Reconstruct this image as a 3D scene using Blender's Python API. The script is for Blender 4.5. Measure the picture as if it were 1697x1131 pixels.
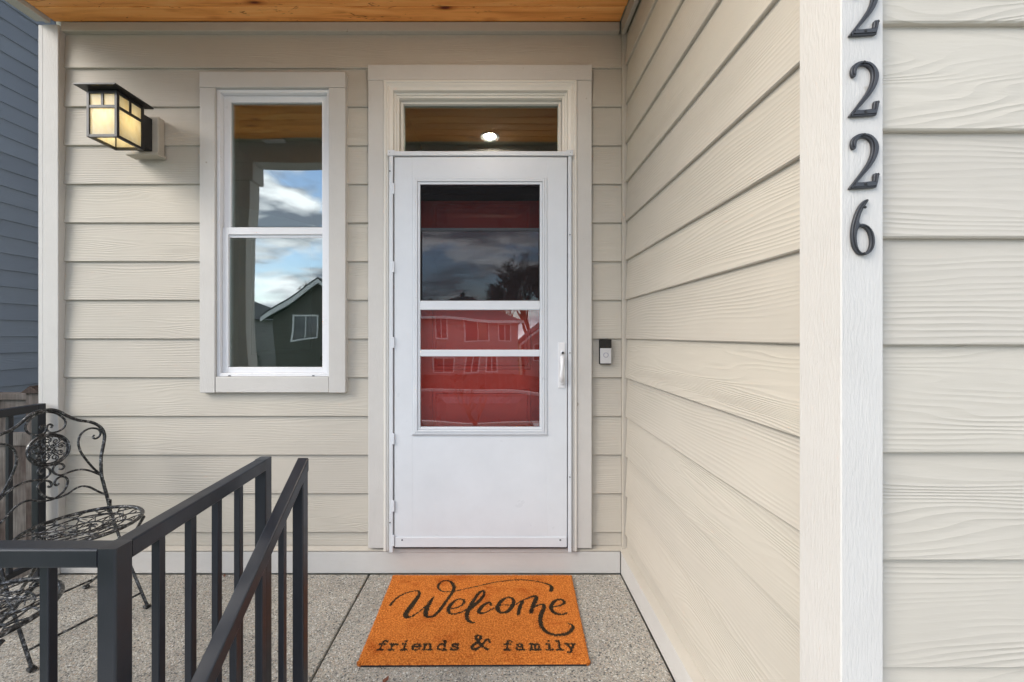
import bpy, bmesh, math, random
import numpy as np
from mathutils import Vector, Matrix
random.seed(7); RNG = np.random.default_rng(7)
R = math.radians
sc = bpy.context.scene
for o in list(bpy.data.objects): bpy.data.objects.remove(o)
C = sc.collection

# ------------------------------------------------------------------ camera, world, sun, exposure
DC = 2.092                                     # camera distance to the siding of the back wall
cam = bpy.data.cameras.new('camera'); co = bpy.data.objects.new('camera', cam); C.objects.link(co)
co.location = (0, -DC, 1.24); co.rotation_euler = (R(90), 0, 0)
cam.sensor_width = 36; cam.lens = 660 / 1697 * 36
cam.shift_x = 18.5 / 1697; cam.shift_y = -9.5 / 1697
cam.clip_start = 0.02; cam.clip_end = 2000
sc.camera = co

SUN_DIR = Vector((1.5, .9, -1.15)).normalized()      # direction the light travels
elev = math.asin(-SUN_DIR.z); azim = math.atan2(-SUN_DIR.x, -SUN_DIR.y)
world = bpy.data.worlds.new('World'); sc.world = world; world.use_nodes = True
wn = world.node_tree; wn.nodes.clear()
def wnode(t, **k):
    n = wn.nodes.new(t)
    for a, b in k.items(): setattr(n, a, b)
    return n
sky = wnode('ShaderNodeTexSky', sky_type='NISHITA', sun_disc=False, sun_elevation=elev, sun_rotation=azim)
sky.air_density = 1.0; sky.dust_density = .3; sky.ozone_density = 2.5
tc = wnode('ShaderNodeTexCoord')
mp = wnode('ShaderNodeMapping'); mp.inputs['Scale'].default_value = (1.0, 1.0, 3.0); mp.inputs['Location'].default_value = (3.1, 0.4, 0.55)
nz = wnode('ShaderNodeTexNoise'); nz.inputs['Scale'].default_value = 3.4; nz.inputs['Detail'].default_value = 9; nz.inputs['Roughness'].default_value = .56; nz.inputs['Distortion'].default_value = .35
cr = wnode('ShaderNodeValToRGB'); cr.color_ramp.elements[0].position = .43; cr.color_ramp.elements[1].position = .53
nz2 = wnode('ShaderNodeTexNoise'); nz2.inputs['Scale'].default_value = 6.0; nz2.inputs['Detail'].default_value = 8
cr2 = wnode('ShaderNodeValToRGB')
cr2.color_ramp.elements[0].position = .41; cr2.color_ramp.elements[0].color = (1.7, 2.0, 2.5, 1)
cr2.color_ramp.elements[1].position = .60; cr2.color_ramp.elements[1].color = (9.8, 10.1, 10.6, 1)
mx = wnode('ShaderNodeMix', data_type='RGBA')
bg = wnode('ShaderNodeBackground'); bg.inputs['Strength'].default_value = .15
wo = wnode('ShaderNodeOutputWorld')
L = wn.links.new
L(tc.outputs['Generated'], mp.inputs['Vector']); L(mp.outputs[0], nz.inputs['Vector']); L(mp.outputs[0], nz2.inputs['Vector'])
L(nz.outputs['Fac'], cr.inputs[0]); L(nz2.outputs['Fac'], cr2.inputs[0])
L(cr.outputs[0], mx.inputs['Factor']); L(sky.outputs[0], mx.inputs['A']); L(cr2.outputs[0], mx.inputs['B'])
L(mx.outputs['Result'], bg.inputs['Color']); L(bg.outputs[0], wo.inputs['Surface'])

sl = bpy.data.lights.new('sun', 'SUN'); so = bpy.data.objects.new('sun', sl); C.objects.link(so)
sl.energy = 1.65; sl.angle = R(30); sl.color = (1.0, .93, .83)
so.rotation_euler = SUN_DIR.to_track_quat('-Z', 'Y').to_euler(); so.location = (-6, -9, 9)

sc.view_settings.view_transform = 'Standard'; sc.view_settings.look = 'None'
sc.view_settings.gamma = 1; sc.view_settings.use_curve_mapping = False
sc.view_settings.exposure = 1.15
sc.render.engine = 'CYCLES'
sc.cycles.use_denoising = True
sc.cycles.max_bounces = 8; sc.cycles.diffuse_bounces = 4; sc.cycles.glossy_bounces = 3; sc.cycles.transparent_max_bounces = 10
sc.cycles.use_adaptive_sampling = True; sc.cycles.adaptive_threshold = .02

# ------------------------------------------------------------------ helpers
class MB:
    """collects shapes; build() links them as one mesh object"""
    def __init__(s): s.v = []; s.f = []; s.m = []
    def add(s, vs, fs, mi=0):
        b = len(s.v); s.v += [tuple(p) for p in vs]
        s.f += [tuple(i + b for i in f) for f in fs]; s.m += [mi] * len(fs); return s
    def box(s, x0, x1, y0, y1, z0, z1, mi=0, c=0.0):
        if x0 > x1: x0, x1 = x1, x0
        if y0 > y1: y0, y1 = y1, y0
        if z0 > z1: z0, z1 = z1, z0
        if c <= 0:
            vs = [(x, y, z) for x in (x0, x1) for y in (y0, y1) for z in (z0, z1)]
            fs = [(0,1,3,2),(4,6,7,5),(0,4,5,1),(2,3,7,6),(0,2,6,4),(1,5,7,3)]
            return s.add(vs, fs, mi)
        c = min(c, (x1-x0)*.45, (y1-y0)*.45, (z1-z0)*.45)
        bm = bmesh.new(); r = bmesh.ops.create_cube(bm, size=1)
        for v in bm.verts: v.co = Vector(((x0+x1)/2 + v.co.x*(x1-x0), (y0+y1)/2 + v.co.y*(y1-y0), (z0+z1)/2 + v.co.z*(z1-z0)))
        bmesh.ops.bevel(bm, geom=list(bm.edges), offset=c, segments=2, profile=.5, affect='EDGES')
        bm.verts.index_update()
        s.add([v.co[:] for v in bm.verts], [[v.index for v in f.verts] for f in bm.faces], mi); bm.free(); return s
    def prism(s, poly, a0, a1, axis='y', mi=0):
        """poly = list of 2D points in the plane across `axis`"""
        n = len(poly); vs = []
        for a in (a0, a1):
            for p, q in poly:
                vs.append((a, p, q) if axis == 'x' else (p, a, q) if axis == 'y' else (p, q, a))
        fs = [tuple(range(n)), tuple(range(2*n-1, n-1, -1))] + [(i, (i+1) % n, n+(i+1) % n, n+i) for i in range(n)]
        return s.add(vs, fs, mi)
    def tube(s, path, r, n=8, mi=0, closed=False, cap=True):
        P = [Vector(p) for p in path]; k = len(P)
        rs = r if isinstance(r, (list, tuple)) else [r]*k
        up = None; rings = []
        for i in range(k):
            t = (P[(i+1) % k] - P[i-1]) if closed else (P[min(i+1, k-1)] - P[max(i-1, 0)])
            t.normalize()
            if up is None:
                up = Vector((0, 0, 1)) if abs(t.z) < .9 else Vector((1, 0, 0))
            u = up - t * up.dot(t)
            if u.length < 1e-6: u = t.orthogonal()
            u.normalize(); w = t.cross(u); up = u
            rings.append([P[i] + (u*math.cos(2*math.pi*j/n) + w*math.sin(2*math.pi*j/n)) * rs[i] for j in range(n)])
        vs = [q for ring in rings for q in ring]; fs = []
        for i in range(k if closed else k-1):
            a = i*n; b = ((i+1) % k)*n
            fs += [(a+j, a+(j+1) % n, b+(j+1) % n, b+j) for j in range(n)]
        if cap and not closed: fs += [tuple(range(n-1, -1, -1)), tuple(range((k-1)*n, k*n))]
        return s.add(vs, fs, mi)
    def lathe(s, prof, n=24, c=(0, 0, 0), axis='z', mi=0, cap=True):
        vs = []
        for r, h in prof:
            for j in range(n):
                a = 2*math.pi*j/n; p = (r*math.cos(a), r*math.sin(a), h)
                if axis == 'y': p = (p[0], h, p[1])
                if axis == 'x': p = (h, p[0], p[1])
                vs.append((p[0]+c[0], p[1]+c[1], p[2]+c[2]))
        fs = []
        for i in range(len(prof)-1):
            fs += [(i*n+j, i*n+(j+1) % n, (i+1)*n+(j+1) % n, (i+1)*n+j) for j in range(n)]
        if cap: fs += [tuple(range(n-1, -1, -1)), tuple(range((len(prof)-1)*n, len(prof)*n))]
        return s.add(vs, fs, mi)
    def mesh(s, name, mats, smooth=False):
        me = bpy.data.meshes.new(name); me.from_pydata(s.v, [], s.f)
        for m in (mats if isinstance(mats, (list, tuple)) else [mats]): me.materials.append(m)
        if any(s.m): me.polygons.foreach_set('material_index', s.m)
        bm = bmesh.new(); bm.from_mesh(me); bmesh.ops.recalc_face_normals(bm, faces=bm.faces); bm.to_mesh(me); bm.free()
        if smooth:
            me.polygons.foreach_set('use_smooth', [True]*len(me.polygons))
            try: me.set_sharp_from_angle(angle=R(38))
            except Exception: pass
        me.update(); return me
    def build(s, name, mats, parent=None, smooth=False, loc=None, rotz=0):
        return link(name, s.mesh(name, mats, smooth), parent, loc, rotz)
def link(name, me, parent=None, loc=None, rotz=0):
    o = bpy.data.objects.new(name, me); C.objects.link(o)
    if parent: o.parent = parent
    if loc: o.location = loc
    if rotz: o.rotation_euler = (0, 0, rotz)
    return o
def thing(name, label, cat, loc=(0, 0, 0), rotz=0, group=None):
    o = link(name, None, None, loc, rotz); o.empty_display_size = .05
    return tag(o, label, cat, group)
def tag(o, label, cat, group=None):
    o['label'] = label; o['category'] = cat
    if group: o['group'] = group
    return o
def struct(o, label=None):
    o['kind'] = 'structure'
    if label: o['label'] = label
    return o
def copy_tree(o, parent=None):
    c = o.copy(); C.objects.link(c); c.parent = parent
    for ch in [q for q in bpy.data.objects if q.parent == o]: copy_tree(ch, c)
    return c
def crom(pts, per=6, closed=False):
    P = [np.array(p, float) for p in pts]; n = len(P); out = []
    for i in range(n if closed else n-1):
        g = (lambda k: P[k % n]) if closed else (lambda k: P[min(max(k, 0), n-1)])
        a, b, c, d = g(i-1), g(i), g(i+1), g(i+2)
        for k in range(per):
            t = k/per
            out.append(.5*((2*b) + (c-a)*t + (2*a-5*b+4*c-d)*t*t + (3*b-a-3*c+d)*t**3))
    if not closed: out.append(P[-1])
    return out

# ------------------------------------------------------------------ materials
def mat(name, base=(.5, .5, .5), rough=.5, metal=0.0, spec=.5):
    m = bpy.data.materials.new(name); m.use_nodes = True
    nt = m.node_tree; b = nt.nodes['Principled BSDF']
    b.inputs['Base Color'].default_value = (*base, 1); b.inputs['Roughness'].default_value = rough
    b.inputs['Metallic'].default_value = metal; b.inputs['Specular IOR Level'].default_value = spec
    return m
class NT:
    def __init__(s, m): s.t = m.node_tree; s.b = s.t.nodes['Principled BSDF']; s.o = s.t.nodes['Material Output']
    def n(s, t, **k):
        q = s.t.nodes.new(t)
        for a, b in k.items(): setattr(q, a, b)
        return q
    def l(s, a, b): s.t.links.new(a, b)
    def coord(s, scale=(1, 1, 1), rnd=True):
        tc = s.n('ShaderNodeTexCoord'); m = s.n('ShaderNodeMapping'); m.inputs['Scale'].default_value = scale
        s.l(tc.outputs['Object'], m.inputs['Vector'])
        if not rnd: return m.outputs[0]
        oi = s.n('ShaderNodeObjectInfo'); mu = s.n('ShaderNodeMath', operation='MULTIPLY'); mu.inputs[1].default_value = 91.7
        s.l(oi.outputs['Random'], mu.inputs[0]); va = s.n('ShaderNodeVectorMath', operation='ADD')
        s.l(m.outputs[0], va.inputs[0]); s.l(mu.outputs[0], va.inputs[1]); return va.outputs[0]
    def noise(s, vec, scale=1, detail=4, rough=.5, dist=0):
        q = s.n('ShaderNodeTexNoise'); q.inputs['Scale'].default_value = scale; q.inputs['Detail'].default_value = detail
        q.inputs['Roughness'].default_value = rough; q.inputs['Distortion'].default_value = dist
        if vec: s.l(vec, q.inputs['Vector'])
        return q.outputs['Fac']
    def math(s, op, a, b=None, c=None):
        q = s.n('ShaderNodeMath', operation=op)
        for i, x in enumerate((a, b, c)):
            if x is None: continue
            if isinstance(x, (int, float)): q.inputs[i].default_value = x
            else: s.l(x, q.inputs[i])
        return q.outputs[0]
    def ramp(s, fac, stops):
        q = s.n('ShaderNodeValToRGB'); e = q.color_ramp.elements
        while len(e) < len(stops): e.new(.5)
        for k, (p, c) in enumerate(stops):
            e[k].position = p; e[k].color = (*c, 1) if len(c) == 3 else c
        s.l(fac, q.inputs[0]); return q.outputs[0]
    def mix(s, fac, a, b, mode='MIX'):
        q = s.n('ShaderNodeMix', data_type='RGBA', blend_type=mode)
        for nm, x in (('Factor', fac), ('A', a), ('B', b)):
            if isinstance(x, (int, float)): q.inputs[nm].default_value = x
            elif isinstance(x, tuple): q.inputs[nm].default_value = (*x, 1)
            else: s.l(x, q.inputs[nm])
        return q.outputs['Result']
    def bump(s, h, dist, strength=1.0, prev=None):
        q = s.n('ShaderNodeBump'); q.inputs['Distance'].default_value = dist; q.inputs['Strength'].default_value = strength
        s.l(h, q.inputs['Height'])
        if prev: s.l(prev, q.inputs['Normal'])
        return q.outputs[0]
    def color(s, c): s.l(c, s.b.inputs['Base Color'])
    def normal(s, c): s.l(c, s.b.inputs['Normal'])
    def rough(s, c): s.l(c, s.b.inputs['Roughness'])

def siding(name, base, depth=.0012, K=11.0, zf=85):
    """fibre-cement plank embossed with cedar grain; local x runs along the plank"""
    m = mat(name, base, .62, 0, .3); t = NT(m)
    field = t.noise(t.coord((1.15, 1, 8.5)), 1.0, 2.2, .42, .25)
    wob = t.noise(t.coord((5, 1, 60)), 1.0, 2, .5)
    sep = t.n('ShaderNodeSeparateXYZ'); t.l(t.coord((1, 1, 1)), sep.inputs[0])
    h = t.math('ADD', t.math('MULTIPLY', field, t.math('MULTIPLY_ADD', t.n('ShaderNodeObjectInfo').outputs['Random'], K*1.5, K*.35)), t.math('MULTIPLY', sep.outputs['Z'], zf))
    h = t.math('ADD', h, t.math('MULTIPLY', wob, .5))
    saw = t.math('FRACT', h)
    ridge = t.math('POWER', t.math('ABSOLUTE', t.math('SUBTRACT', t.math('MULTIPLY', saw, 2), 1)), 1.6)
    amp = t.ramp(t.noise(t.coord((2.2, 1, 9)), 1.0, 3, .6), [(.36, (.12,)*3), (.62, (1, 1, 1))])
    hh = t.math('MULTIPLY', ridge, amp)
    hh = t.math('ADD', hh, t.math('MULTIPLY', t.noise(t.coord((40, 40, 260)), 1, 3, .6), .16))
    t.normal(t.bump(hh, depth, .85))
    var = t.ramp(t.noise(t.coord((1.4, 1, 3)), 1, 4, .6), [(.3, (.93, .93, .93)), (.7, (1.04, 1.04, 1.04))])
    oi = t.n('ShaderNodeObjectInfo'); ov = t.ramp(oi.outputs['Random'], [(0, (.965, .965, .97)), (1, (1.03, 1.03, 1.02))])
    c = t.mix(1.0, tuple(base), var, 'MULTIPLY'); c = t.mix(1.0, c, ov, 'MULTIPLY')
    t.color(c); return m
def trim(name, base, axis, depth=.0005):
    m = mat(name, base, .6, 0, .3); t = NT(m)
    sx = {'x': (34, 210, 210), 'y': (210, 34, 210), 'z': (210, 210, 34)}[axis]
    a = t.noise(t.coord(sx), 1, 3, .6, .6)
    b = t.noise(t.coord((55, 55, 55)), 1, 3, .6)
    hh = t.math('ADD', t.ramp(a, [(.35, (0,)*3), (.65, (1,)*3)]), t.math('MULTIPLY', b, .7))
    t.normal(t.bump(hh, depth, .8))
    var = t.ramp(t.noise(t.coord((3, 3, 3)), 1, 6, .65), [(.3, (.94, .935, .93)), (.7, (1.03, 1.03, 1.03))])
    dents = t.ramp(t.noise(t.coord((23, 23, 23)), 1, 1, .5), [(.17, (.72, .68, .62)), (.2, (1, 1, 1))])
    t.color(t.mix(1, t.mix(1, tuple(base), var, 'MULTIPLY'), dents, 'MULTIPLY')); return m

BEIGE = (.468, .430, .370); WHITE = (.535, .515, .488)
M = {}
M['siding'] = siding('siding_beige', BEIGE)
M['siding_front'] = siding('siding_beige_front', BEIGE, .0015, 15.0, 78)
M['siding_blue'] = siding('siding_slate_blue', (.30, .35, .44), .0010, 7)
def far_siding(name, base):
    m = mat(name, base, .7, 0, .25); t = NT(m)
    sep = t.n('ShaderNodeSeparateXYZ'); t.l(t.coord((1, 1, 1), False), sep.inputs[0])
    saw = t.math('FRACT', t.math('MULTIPLY', sep.outputs['Z'], 5.0))
    t.normal(t.bump(saw, .05, 1.0))
    t.color(t.mix(1, tuple(base), t.ramp(t.noise(t.coord((1.2, 1.2, 5), False), 1, 4, .6), [(.3, (.85, .85, .85)), (.7, (1.06, 1.06, 1.05))]), 'MULTIPLY')); return m
M['siding_grey'] = far_siding('siding_far_grey', (.40, .38, .37))
M['siding_brown'] = far_siding('siding_far_brown', (.135, .125, .105))
M['trim_v'] = trim('trim_white_vertical', WHITE, 'z'); M['trim_h'] = trim('trim_white_horizontal', WHITE, 'x'); M['trim_y'] = trim('trim_white_lengthwise', WHITE, 'y')
M['trim_tan_h'] = trim('trim_beige_horizontal', BEIGE, 'x', .0005); M['trim_tan_v'] = trim('trim_beige_vertical', BEIGE, 'z', .0005); M['trim_tan_y'] = trim('trim_beige_lengthwise', BEIGE, 'y', .0005)
M['moulding'] = mat('moulding_cream', (.66, .63, .58), .45, 0, .4)

def painted(name, base, rough=.35, grime=.06, bumpd=.00025, sc_=30):
    m = mat(name, base, rough, 0, .5); t = NT(m)
    n = t.noise(t.coord((4, 4, 4)), 1, 6, .65)
    lo = tuple(1-grime for _ in range(3)); t.color(t.mix(1, tuple(base), t.ramp(n, [(.3, lo), (.7, (1.02,)*3)]), 'MULTIPLY'))
    t.rough(t.ramp(t.noise(t.coord((9, 9, 9)), 1, 4, .6), [(.3, (rough*.8,)*3), (.7, (rough*1.25,)*3)]))
    t.normal(t.bump(t.noise(t.coord((sc_*6, sc_*6, sc_)), 1, 3, .6), bumpd, .6)); return m
M['door_white'] = painted('storm_door_white', (.62, .64, .67), .34)
def wear(m, base, col, sc_=(60, 60, 14), th=.235, big=3.0):
    t = NT(m); lk = t.b.inputs['Base Color'].links[0].from_socket
    a = t.ramp(t.noise(t.coord(sc_), 1, 3, .6, .4), [(th-.02, (1, 1, 1)), (th, (0, 0, 0))])
    b = t.ramp(t.noise(t.coord((big,)*3), 1, 2, .5), [(.5, (0, 0, 0)), (.62, (1, 1, 1))])
    t.color(t.mix(t.math('MULTIPLY', a, b), lk, col))
wear(M['door_white'], None, (.34, .34, .34), (26, 26, 70), .225)
M['vinyl'] = painted('vinyl_white', (.72, .72, .735), .32)
M['red'] = painted('entry_door_red', (.88, .080, .045), .3, .1)
M['black'] = painted('satin_black_steel', (.011, .013, .019), .38, .2, .0002, 60)
wear(M['black'], None, (.20, .20, .20), (75, 75, 75), .215, 7)
M['black_cast'] = painted('cast_black', (.030, .031, .036), .42, .2, .0004, 90)
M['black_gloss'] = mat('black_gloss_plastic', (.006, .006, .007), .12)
M['rubber'] = mat('black_rubber', (.012, .012, .012), .7)
M['silver'] = mat('satin_silver', (.62, .62, .64), .32, .6)
M['grey_plastic'] = mat('grey_lavender_plastic', (.34, .34, .40), .3)
M['bronze'] = painted('lantern_bronze', (.020, .019, .020), .38, .2)
M['dark_metal'] = mat('screw_steel', (.12, .12, .13), .4, .8)
M['interior'] = painted('interior_wall_paint', (.42, .43, .36), .8)
M['interior_floor'] = mat('interior_floor_wood', (.14, .09, .06), .5)
M['curtain'] = mat('interior_door_white', (.55, .56, .54), .5)

def iron():
    m = mat('worn_wrought_iron', (.03, .03, .03), .42, .55); t = NT(m)
    n = t.noise(t.coord((75, 75, 75)), 1, 5, .7)
    t.color(t.ramp(n, [(.42, (.016, .016, .017)), (.56, (.07, .07, .07)), (.70, (.46, .46, .46))]))
    t.rough(t.ramp(n, [(.4, (.38,)*3), (.75, (.3,)*3)]))
    t.normal(t.bump(n, .0012, .7)); return m
M['iron'] = iron()

def cedar():
    m = mat('cedar_boards', (.5, .2, .07), .42, 0, .4); t = NT(m)
    g = t.noise(t.coord((1.6, 22, 22)), 1, 5, .6, .8)
    col = t.ramp(g, [(.28, (.62, .21, .045)), (.5, (.88, .38, .105)), (.72, (.95, .50, .18))])
    v = t.n('ShaderNodeTexVoronoi', feature='F1'); v.inputs['Scale'].default_value = 1; t.l(t.coord((3.1, 11, 11)), v.inputs['Vector'])
    kn = t.ramp(v.outputs['Distance'], [(.05, (.16, .045, .014)), (.13, (.75, .62, .5)), (.22, (1, 1, 1))])
    st = t.ramp(t.noise(t.coord((7, 30, 30)), 1, 3, .7, 1.5), [(.30, (.38, .22, .14)), (.37, (1, 1, 1))])
    oi = t.n('ShaderNodeObjectInfo'); ov = t.ramp(oi.outputs['Random'], [(0, (.82, .78, .74)), (1, (1.1, 1.1, 1.1))])
    c = t.mix(1, t.mix(1, t.mix(1, col, kn, 'MULTIPLY'), st, 'MULTIPLY'), ov, 'MULTIPLY')
    t.color(c); t.normal(t.bump(g, .0006, .6)); return m
M['cedar'] = cedar()

def aggregate():
    m = mat('exposed_aggregate', (.3, .3, .28), .75, 0, .35); t = NT(m)
    def vor(scale):
        v = t.n('ShaderNodeTexVoronoi', feature='F1'); v.inputs['Scale'].default_value = scale
        t.l(t.coord((1, 1, 1), False), v.inputs['Vector']); return v
    a = vor(160); b = vor(260)
    sa = t.n('ShaderNodeSeparateColor'); t.l(a.outputs['Color'], sa.inputs[0])
    sb = t.n('ShaderNodeSeparateColor'); t.l(b.outputs['Color'], sb.inputs[0])
    stops = [(0, (.06, .06, .06)), (.10, (.18, .175, .165)), (.26, (.34, .32, .285)), (.52, (.43, .415, .375)), (.72, (.50, .46, .39)), (.88, (.40, .31, .235)), (.95, (.68, .67, .63))]
    ca = t.ramp(sa.outputs[0], stops); cb = t.ramp(sb.outputs[0], stops)
    ca = t.mix(t.ramp(a.outputs['Distance'], [(.45, (0,)*3), (.75, (.8,)*3)]), ca, (.29, .28, .255))
    c = t.mix(t.ramp(sa.outputs[1], [(.45, (0,)*3), (.5, (1,)*3)]), ca, cb)
    big = t.ramp(t.noise(t.coord((2.3, 2.3, 2.3), False), 1, 5, .6), [(.28, (.62, .61, .59)), (.5, (.86, .85, .83)), (.72, (.98, .97, .95))])
    t.color(t.mix(1, c, big, 'MULTIPLY'))
    inv = t.math('SUBTRACT', 1, a.outputs['Distance'])
    t.normal(t.bump(inv, .0022, .8)); return m
M['aggregate'] = aggregate()

def ground_mat(name, c0, c1, scale=8, b=.01):
    m = mat(name, c0, .9, 0, .2); t = NT(m)
    n = t.noise(t.coord((scale,)*3, False), 1, 8, .7)
    t.color(t.ramp(n, [(.3, c0), (.7, c1)])); t.normal(t.bump(n, b, .6)); return m
M['lawn'] = ground_mat('lawn', (.045, .075, .02), (.10, .13, .045), 9, .03)
M['concrete'] = ground_mat('concrete', (.50, .49, .46), (.62, .61, .58), 6, .002)
M['asphalt'] = ground_mat('asphalt', (.04, .04, .042), (.065, .065, .065), 20, .003)
M['shingle'] = ground_mat('roof_shingle', (.05, .05, .055), (.10, .10, .10), 14, .01)
M['far_white'] = mat('far_white_trim', (.78, .78, .76), .5)
M['bark'] = ground_mat('bark', (.12, .065, .045), (.20, .115, .08), 6, .01)
M['needles'] = ground_mat('conifer_needles', (.020, .038, .018), (.045, .065, .03), 5, .01)
M['hedge'] = ground_mat('hedge_leaf', (.03, .055, .018), (.06, .09, .03), 8, .01)

def fence_wood():
    m = mat('weathered_fence', (.12, .09, .07), .85, 0, .2); t = NT(m)
    g = t.noise(t.coord((60, 60, 3)), 1, 5, .65, .5)
    big = t.noise(t.coord((3, 3, 3)), 1, 4, .6)
    t.color(t.mix(t.ramp(big, [(.4, (0,)*3), (.65, (1,)*3)]), t.ramp(g, [(.3, (.025, .018, .015)), (.7, (.075, .052, .045))]), t.ramp(g, [(.3, (.07, .062, .055)), (.7, (.19, .17, .155))])))
    t.normal(t.bump(g, .002, .7)); return m
M['fence'] = fence_wood()

def coir(name, stops):
    m = mat(name, stops[0], .9, 0, .15); t = NT(m)
    n = t.noise(t.coord((170, 170, 170), False), 1, 2, .7)
    c = t.ramp(n, [(.36, stops[0]), (.64, stops[1])])
    damp = t.ramp(t.noise(t.coord((6.0, 9.0, 6.0), False), 1, 5, .62, .6), [(.30, (.74, .55, .45)), (.46, (1, 1, 1))])
    t.color(t.mix(1, c, damp, 'MULTIPLY')); t.normal(t.bump(n, .003, .7)); return m
M['coir'] = coir('coir_orange', ((.36, .090, .013), (.76, .275, .055)))
M['coir_black'] = coir('coir_black', ((.018, .013, .008), (.055, .038, .02)))

def glass(name, refl=.16, tint=(.93, .97, .95), wav=0.0):
    """a pane: it lets light through and mirrors more at grazing angles"""
    m = bpy.data.materials.new(name); m.use_nodes = True; nt = m.node_tree; nt.nodes.clear()
    out = nt.nodes.new('ShaderNodeOutputMaterial'); mixn = nt.nodes.new('ShaderNodeMixShader')
    tr = nt.nodes.new('ShaderNodeBsdfTransparent'); tr.inputs[0].default_value = (*tint, 1)
    gl = nt.nodes.new('ShaderNodeBsdfGlossy'); gl.inputs['Roughness'].default_value = 0.0; gl.inputs['Color'].default_value = (1, 1, 1, 1)
    fr = nt.nodes.new('ShaderNodeFresnel'); fr.inputs['IOR'].default_value = 1.5
    ma = nt.nodes.new('ShaderNodeMath'); ma.operation = 'MULTIPLY_ADD'; ma.inputs[1].default_value = 1.0; ma.inputs[2].default_value = refl - .04; ma.use_clamp = True
    nt.links.new(fr.outputs[0], ma.inputs[0]); nt.links.new(ma.outputs[0], mixn.inputs[0])
    nt.links.new(tr.outputs[0], mixn.inputs[1]); nt.links.new(gl.outputs[0], mixn.inputs[2]); nt.links.new(mixn.outputs[0], out.inputs[0])
    if wav:
        tcn = nt.nodes.new('ShaderNodeTexCoord'); no = nt.nodes.new('ShaderNodeTexNoise'); no.inputs['Scale'].default_value = 3.0; no.inputs['Detail'].default_value = 0
        bp = nt.nodes.new('ShaderNodeBump'); bp.inputs['Distance'].default_value = wav; bp.inputs['Strength'].default_value = 1
        nt.links.new(tcn.outputs['Object'], no.inputs['Vector']); nt.links.new(no.outputs['Fac'], bp.inputs['Height']); nt.links.new(bp.outputs[0], gl.inputs['Normal'])
    return m
M['glass_window'] = glass('window_glass', .20, (.80, .88, .84), .0022)
M['glass_storm'] = glass('storm_glass', .095, (.95, .95, .95), .002)
M['glass_sash'] = glass('storm_sash_glass', .55, (.9, .9, .9), .003)
M['glass_transom'] = glass('transom_glass', .125, (.75, .82, .78), .001)
M['glass_far'] = mat('far_window_glass', (.05, .06, .07), .05, 0, .8)

def screen_mat():
    m = bpy.data.materials.new('insect_screen'); m.use_nodes = True; nt = m.node_tree; nt.nodes.clear()
    out = nt.nodes.new('ShaderNodeOutputMaterial'); mixn = nt.nodes.new('ShaderNodeMixShader')
    tr = nt.nodes.new('ShaderNodeBsdfTransparent'); di = nt.nodes.new('ShaderNodeBsdfDiffuse'); di.inputs[0].default_value = (.02, .02, .022, 1)
    tcn = nt.nodes.new('ShaderNodeTexCoord')
    facs = []
    for d in ('X', 'Z'):
        w = nt.nodes.new('ShaderNodeTexWave'); w.bands_direction = d; w.inputs['Scale'].default_value = 105; w.inputs['Distortion'].default_value = .35; w.inputs['Detail Scale'].default_value = .02
        nt.links.new(tcn.outputs['Object'], w.inputs['Vector']); facs.append(w.outputs['Fac'])
    mxx = nt.nodes.new('ShaderNodeMath'); mxx.operation = 'MAXIMUM'; nt.links.new(facs[0], mxx.inputs[0]); nt.links.new(facs[1], mxx.inputs[1])
    mr = nt.nodes.new('ShaderNodeMapRange'); mr.inputs['To Min'].default_value = .32; mr.inputs['To Max'].default_value = .58; nt.links.new(mxx.outputs[0], mr.inputs['Value'])
    nt.links.new(mr.outputs[0], mixn.inputs[0]); nt.links.new(tr.outputs[0], mixn.inputs[1]); nt.links.new(di.outputs[0], mixn.inputs[2]); nt.links.new(mixn.outputs[0], out.inputs[0])
    return m
M['screen'] = screen_mat()

def amber():
    m = bpy.data.materials.new('amber_art_glass'); m.use_nodes = True; nt = m.node_tree; nt.nodes.clear()
    out = nt.nodes.new('ShaderNodeOutputMaterial'); mixn = nt.nodes.new('ShaderNodeMixShader'); mixn.inputs[0].default_value = .55
    di = nt.nodes.new('ShaderNodeBsdfDiffuse'); tl = nt.nodes.new('ShaderNodeBsdfTranslucent')
    tcn = nt.nodes.new('ShaderNodeTexCoord'); mpn = nt.nodes.new('ShaderNodeMapping'); mpn.inputs['Scale'].default_value = (30, 30, 12)
    no = nt.nodes.new('ShaderNodeTexNoise'); no.inputs['Detail'].default_value = 5; no.inputs['Distortion'].default_value = 1.2; no.inputs['Scale'].default_value = 1
    rp = nt.nodes.new('ShaderNodeValToRGB'); rp.color_ramp.elements[0].position = .3; rp.color_ramp.elements[0].color = (.80, .72, .50, 1); rp.color_ramp.elements[1].position = .7; rp.color_ramp.elements[1].color = (.86, .83, .70, 1)
    nt.links.new(tcn.outputs['Object'], mpn.inputs[0]); nt.links.new(mpn.outputs[0], no.inputs['Vector']); nt.links.new(no.outputs['Fac'], rp.inputs[0])
    nt.links.new(rp.outputs[0], di.inputs[0]); nt.links.new(rp.outputs[0], tl.inputs[0]); nt.links.new(di.outputs[0], mixn.inputs[1]); nt.links.new(tl.outputs[0], mixn.inputs[2])
    gl = nt.nodes.new('ShaderNodeBsdfGlossy'); gl.inputs['Roughness'].default_value = .15; m2 = nt.nodes.new('ShaderNodeMixShader'); m2.inputs[0].default_value = .05
    nt.links.new(mixn.outputs[0], m2.inputs[1]); nt.links.new(gl.outputs[0], m2.inputs[2]); nt.links.new(m2.outputs[0], out.inputs[0]); return m
M['amber'] = amber()
def emit(name, c, s):
    m = mat(name, c, .4); b = m.node_tree.nodes['Principled BSDF']; b.inputs['Emission Color'].default_value = (*c, 1); b.inputs['Emission Strength'].default_value = s; return m
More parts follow.
